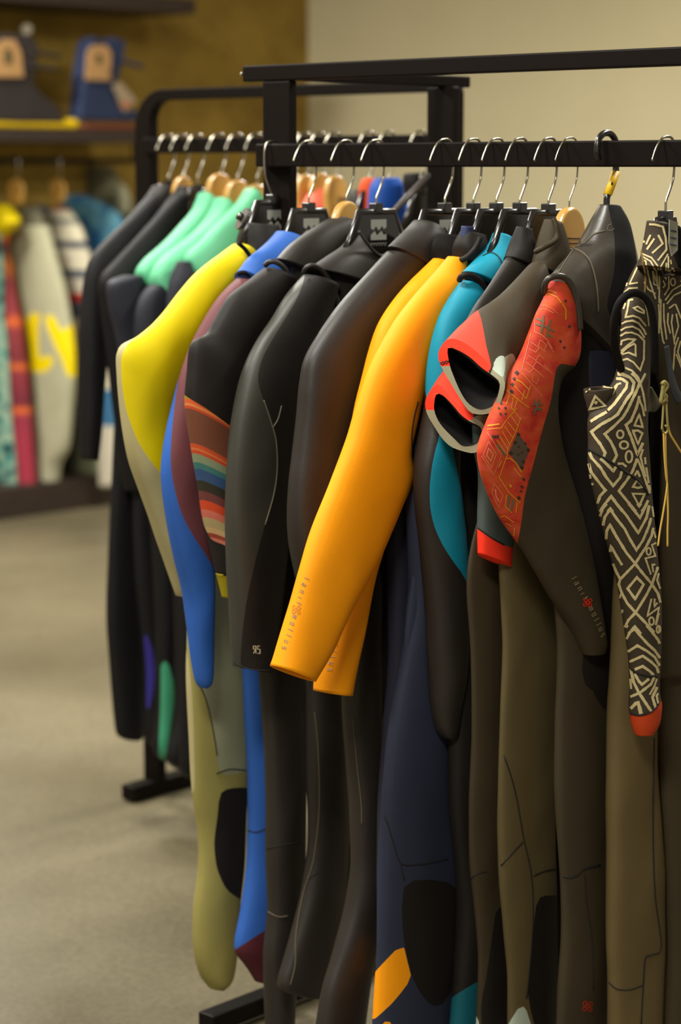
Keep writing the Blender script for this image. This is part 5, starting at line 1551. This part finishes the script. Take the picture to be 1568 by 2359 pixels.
STRI = stripes('flag_stripes', [(0, (196, 186, 160)), (0.05, (176, 30, 26)), (0.085, (200, 190, 164)), (0.12, (120, 120, 110)), (0.14, (196, 186, 160)), (0.2, (60, 66, 76)), (0.23, (190, 180, 156)), (0.31, (64, 70, 82)), (0.34, (180, 170, 150)), (0.40, (170, 34, 30)), (0.43, (70, 74, 84)),
                                   (0.5, (196, 186, 160)), (0.62, (176, 30, 26)), (0.66, (196, 186, 160)), (0.76, (50, 96, 130)), (0.9, (190, 180, 160))], (0, -1), 0.10, 1.38)
G = dwear('wetsuit', 'aqua and black dyed suit at the left edge of the far display', 4)
dleg(G, [(-60, 700, 8, 700), (-55, 800, 18, 800), (-55, 950, 26, 950), (-55, 1060, 36, 1060), (-50, 1126, 40, 1124)], AQUA)
G = dwear('wetsuit', 'orange and crimson dyed suit left of the grey one on the far display', 40)
G.loft('body', [(-40, 480, 25, 500), (-30, 560, 22, 560), (-10, 640, 32, 640), (0, 740, 50, 740), (8, 850, 64, 850), (18, 960, 74, 960), (28, 1060, 80, 1060), (36, 1122, 84, 1122)], EMB, b=0.05, d=0.03)
G.loft('collar', [(-30, 470, 20, 472), (-30, 500, 46, 506), (-20, 535, 40, 520), (-10, 550, 10, 545)], LEM, b=0.06, d=0.06)
dhanger('wooden hanger at the left edge of the far display', 36, 412)
G = dwear('wetsuit', 'grey suit with big yellow letters on the far display', 100)
G.loft('hood', [(36, 480, 92, 478), (30, 510, 104, 512), (20, 545, 112, 548)], STONED, b=0.05, d=0.05)
G.loft('body', [(20, 520, 112, 520), (28, 600, 134, 600), (44, 680, 154, 680), (62, 760, 168, 760), (70, 850, 174, 850), (75, 950, 168, 950), (80, 1030, 160, 1030), (82, 1075, 140, 1075), (86, 1132, 136, 1130)], STONE, b=0.05, d=0.06,
       panels=[('lettering', [(60, 722), (94, 722), (94, 742), (88, 745), (90, 828), (100, 826), (108, 816), (126, 820), (122, 842), (106, 858), (60, 858)], LEM),
               ('lettering', [(100, 726), (124, 726), (140, 765), (152, 755), (172, 745), (190, 740), (190, 870), (152, 868), (146, 838), (128, 800), (112, 765)], LEM)])
dhanger('wooden hanger above the grey lettered suit on the far display', 40 + 92, 412)
G = dwear('wetsuit', 'white suit with red and navy stripes on the far display', 160)
G.loft('body', [(112, 478, 158, 480), (106, 520, 188, 525), (110, 570, 204, 575), (130, 640, 222, 640), (160, 740, 260, 740), (190, 850, 285, 850), (215, 950, 285, 950), (225, 1040, 285, 1040), (228, 1122, 278, 1122)], STRI, b=0.045, d=0.02)
G.loft('collar', [(56, 482, 108, 470), (60, 500, 112, 498)], neo('jersey_navy', (58, 62, 70)), b=0.05, d=0.11)
G = dwear('wetsuit', 'blue dyed suit behind the striped one', 232)
G.loft('body', [(112, 452, 190, 448), (110, 480, 240, 470), (130, 510, 278, 500), (150, 560, 285, 550), (180, 640, 290, 640), (200, 800, 290, 800)], TYE, b=0.045, d=-0.06)
G = dwear('wetsuit', 'olive grey hooded suit behind the blue one', 262)
G.loft('hood', [(204, 382, 258, 382), (190, 405, 272, 405), (188, 435, 282, 435), (190, 465, 290, 465)], neo('jersey_olive_grey', (108, 104, 78), 0.75), b=0.06, d=-0.16)
G.loft('body', [(196, 455, 300, 450), (200, 520, 320, 520), (230, 640, 320, 640), (240, 860, 310, 860)], STONED, b=0.05, d=-0.18)
G = dwear('wetsuit', 'pale sleeve showing at the right end of the far display', 280)
G.loft('sleeve', [(272, 425, 288, 425), (268, 455, 300, 455), (276, 490, 296, 492)], STONE, b=0.03, d=-0.04)
G = dwear('wetsuit', 'sage grey suit low between the grey one and the black sleeve', 190)
G.loft('leg', [(166, 860, 232, 860), (164, 980, 236, 980), (158, 1060, 236, 1060), (154, 1138, 232, 1136)], neo('jersey_sage', (122, 124, 94), 0.75), b=0.04, d=0.0)
G = dwear('wetsuit', 'dark suit behind the hem of the grey lettered suit', 150)
G.loft('leg', [(120, 900, 170, 900), (130, 1040, 170, 1040), (140, 1138, 160, 1138)], K4, b=0.03, d=-0.04)
# the packs on the shelf
NV = mat('navy_canvas', (30, 42, 74), 0.85, var=0.15)
BK = mat('black_canvas', (40, 32, 30), 0.85, var=0.15)
KR = mat('kraft_card', (176, 134, 84), 0.85, var=0.1)
KRD = mat('kraft_print', (92, 76, 44), 0.8)
def pack(label, px, m, outline, card, mark, straps, foot=None):
    O = f_at(px, -0.05, 0.18)
    o0 = O.copy(); o0[2] = HC
    root = thing('waterproof_pack', label, 'pack', O)
    P = lambda q, d=0.0: hit(q[0], q[1], o0, RV, d)
    k = slab('body', [P(q) for q in outline], RV, 0.10, m, root, bev=0.018, seg=3)
    slab('card', [P(q, 0.058) for q in card], RV, 0.008, KR, root, bev=0.002)
    slab('mark', [P(q, 0.064) for q in mark], RV, 0.002, KRD, root, bev=0)
    for s in straps:
        tube('strap', [P(q, 0.05) for q in s], 0.017, m, root, 8, sub=4, flat=0.6)
    return root
pack('black pack with kraft card at the left end of the shelf', 30, BK,
     [(-70, 278), (-60, 95), (10, 78), (60, 82), (78, 110), (64, 190), (80, 215), (120, 245), (140, 284), (40, 284)],
     [(-20, 178), (-14, 110), (8, 90), (34, 92), (48, 120), (54, 178)], [(10, 112), (26, 112), (30, 146), (8, 146)],
     [[(70, 120), (100, 124), (136, 130)], [(62, 152), (98, 156), (132, 162)]])
pack('navy pack with kraft card and one strap, right of the black pack', 240, NV,
     [(168, 278), (178, 180), (190, 95), (206, 84), (230, 98), (252, 86), (278, 96), (268, 150), (254, 205), (262, 250), (316, 258), (310, 280)],
     [(196, 184), (200, 120), (212, 104), (244, 104), (256, 122), (254, 186)], [(220, 126), (234, 126), (236, 146), (222, 146)],
     [[(268, 140), (298, 146), (326, 154)]])
def lying(name, label, cat, pxs, r, m, out=0.0, z=0.18, flat=1.0):
    pts = []
    for px in pxs:
        p = f_at(px, out, z + r * flat)
        pts.append(p)
    V, Fc = sweepv(pts, r, 12, flat=flat, taper=[0.75] + [1] * (len(pts) - 2) + [0.7])
    o = mesh(name, V, Fc, m)
    o['label'] = label; o['category'] = cat
    return o
lying('foam_roll', 'bright yellow foam roll lying along the front of the lower shelf', 'roll', (-120, -60, 0, 60, 120, 168, 178), 0.026, mat('foam_yellow', (240, 200, 0), 0.6), out=-0.035)
lying('folded_strap', 'rust red folded strap on the shelf edge, right of the yellow roll', 'strap', (182, 200, 250, 300, 318), 0.017, mat('rust_strap', (120, 62, 36), 0.8), out=-0.03)
tg = f_at(284, -0.05, 0.27)
o0 = tg.copy(); o0[2] = HC
tr = thing('swing_tag', 'pale swing tag leaning on the navy pack', 'tag', tg)
slab('card', [hit(x, y, o0, RV, 0.075) for x, y in ((258, 196), (276, 188), (314, 232), (286, 258))], RV, 0.004, mat('tag_paper', (150, 132, 106), 0.8), tr, bev=0)
slab('print', [hit(x, y, o0, RV, 0.078) for x, y in ((280, 236), (296, 232), (300, 240), (288, 250))], RV, 0.001, mat('tag_print', (180, 90, 60), 0.8), tr, bev=0)
tube('cord', [hit(x, y, o0, RV, 0.075) for x, y in ((262, 190), (256, 170), (250, 160))], 0.003, BK, tr, 6, sub=3)
lw = f_at(60, -0.1, 0.6)
o0 = lw.copy(); o0[2] = HC
wt = thing('swing_tag', 'small white tag tip above the black pack', 'tag', lw)
slab('card', [hit(x, y, o0, RV) for x, y in ((50, 62), (62, 54), (74, 62), (70, 78), (54, 78))], RV, 0.004, mat('white_card', (190, 180, 160), 0.8), wt, bev=0)
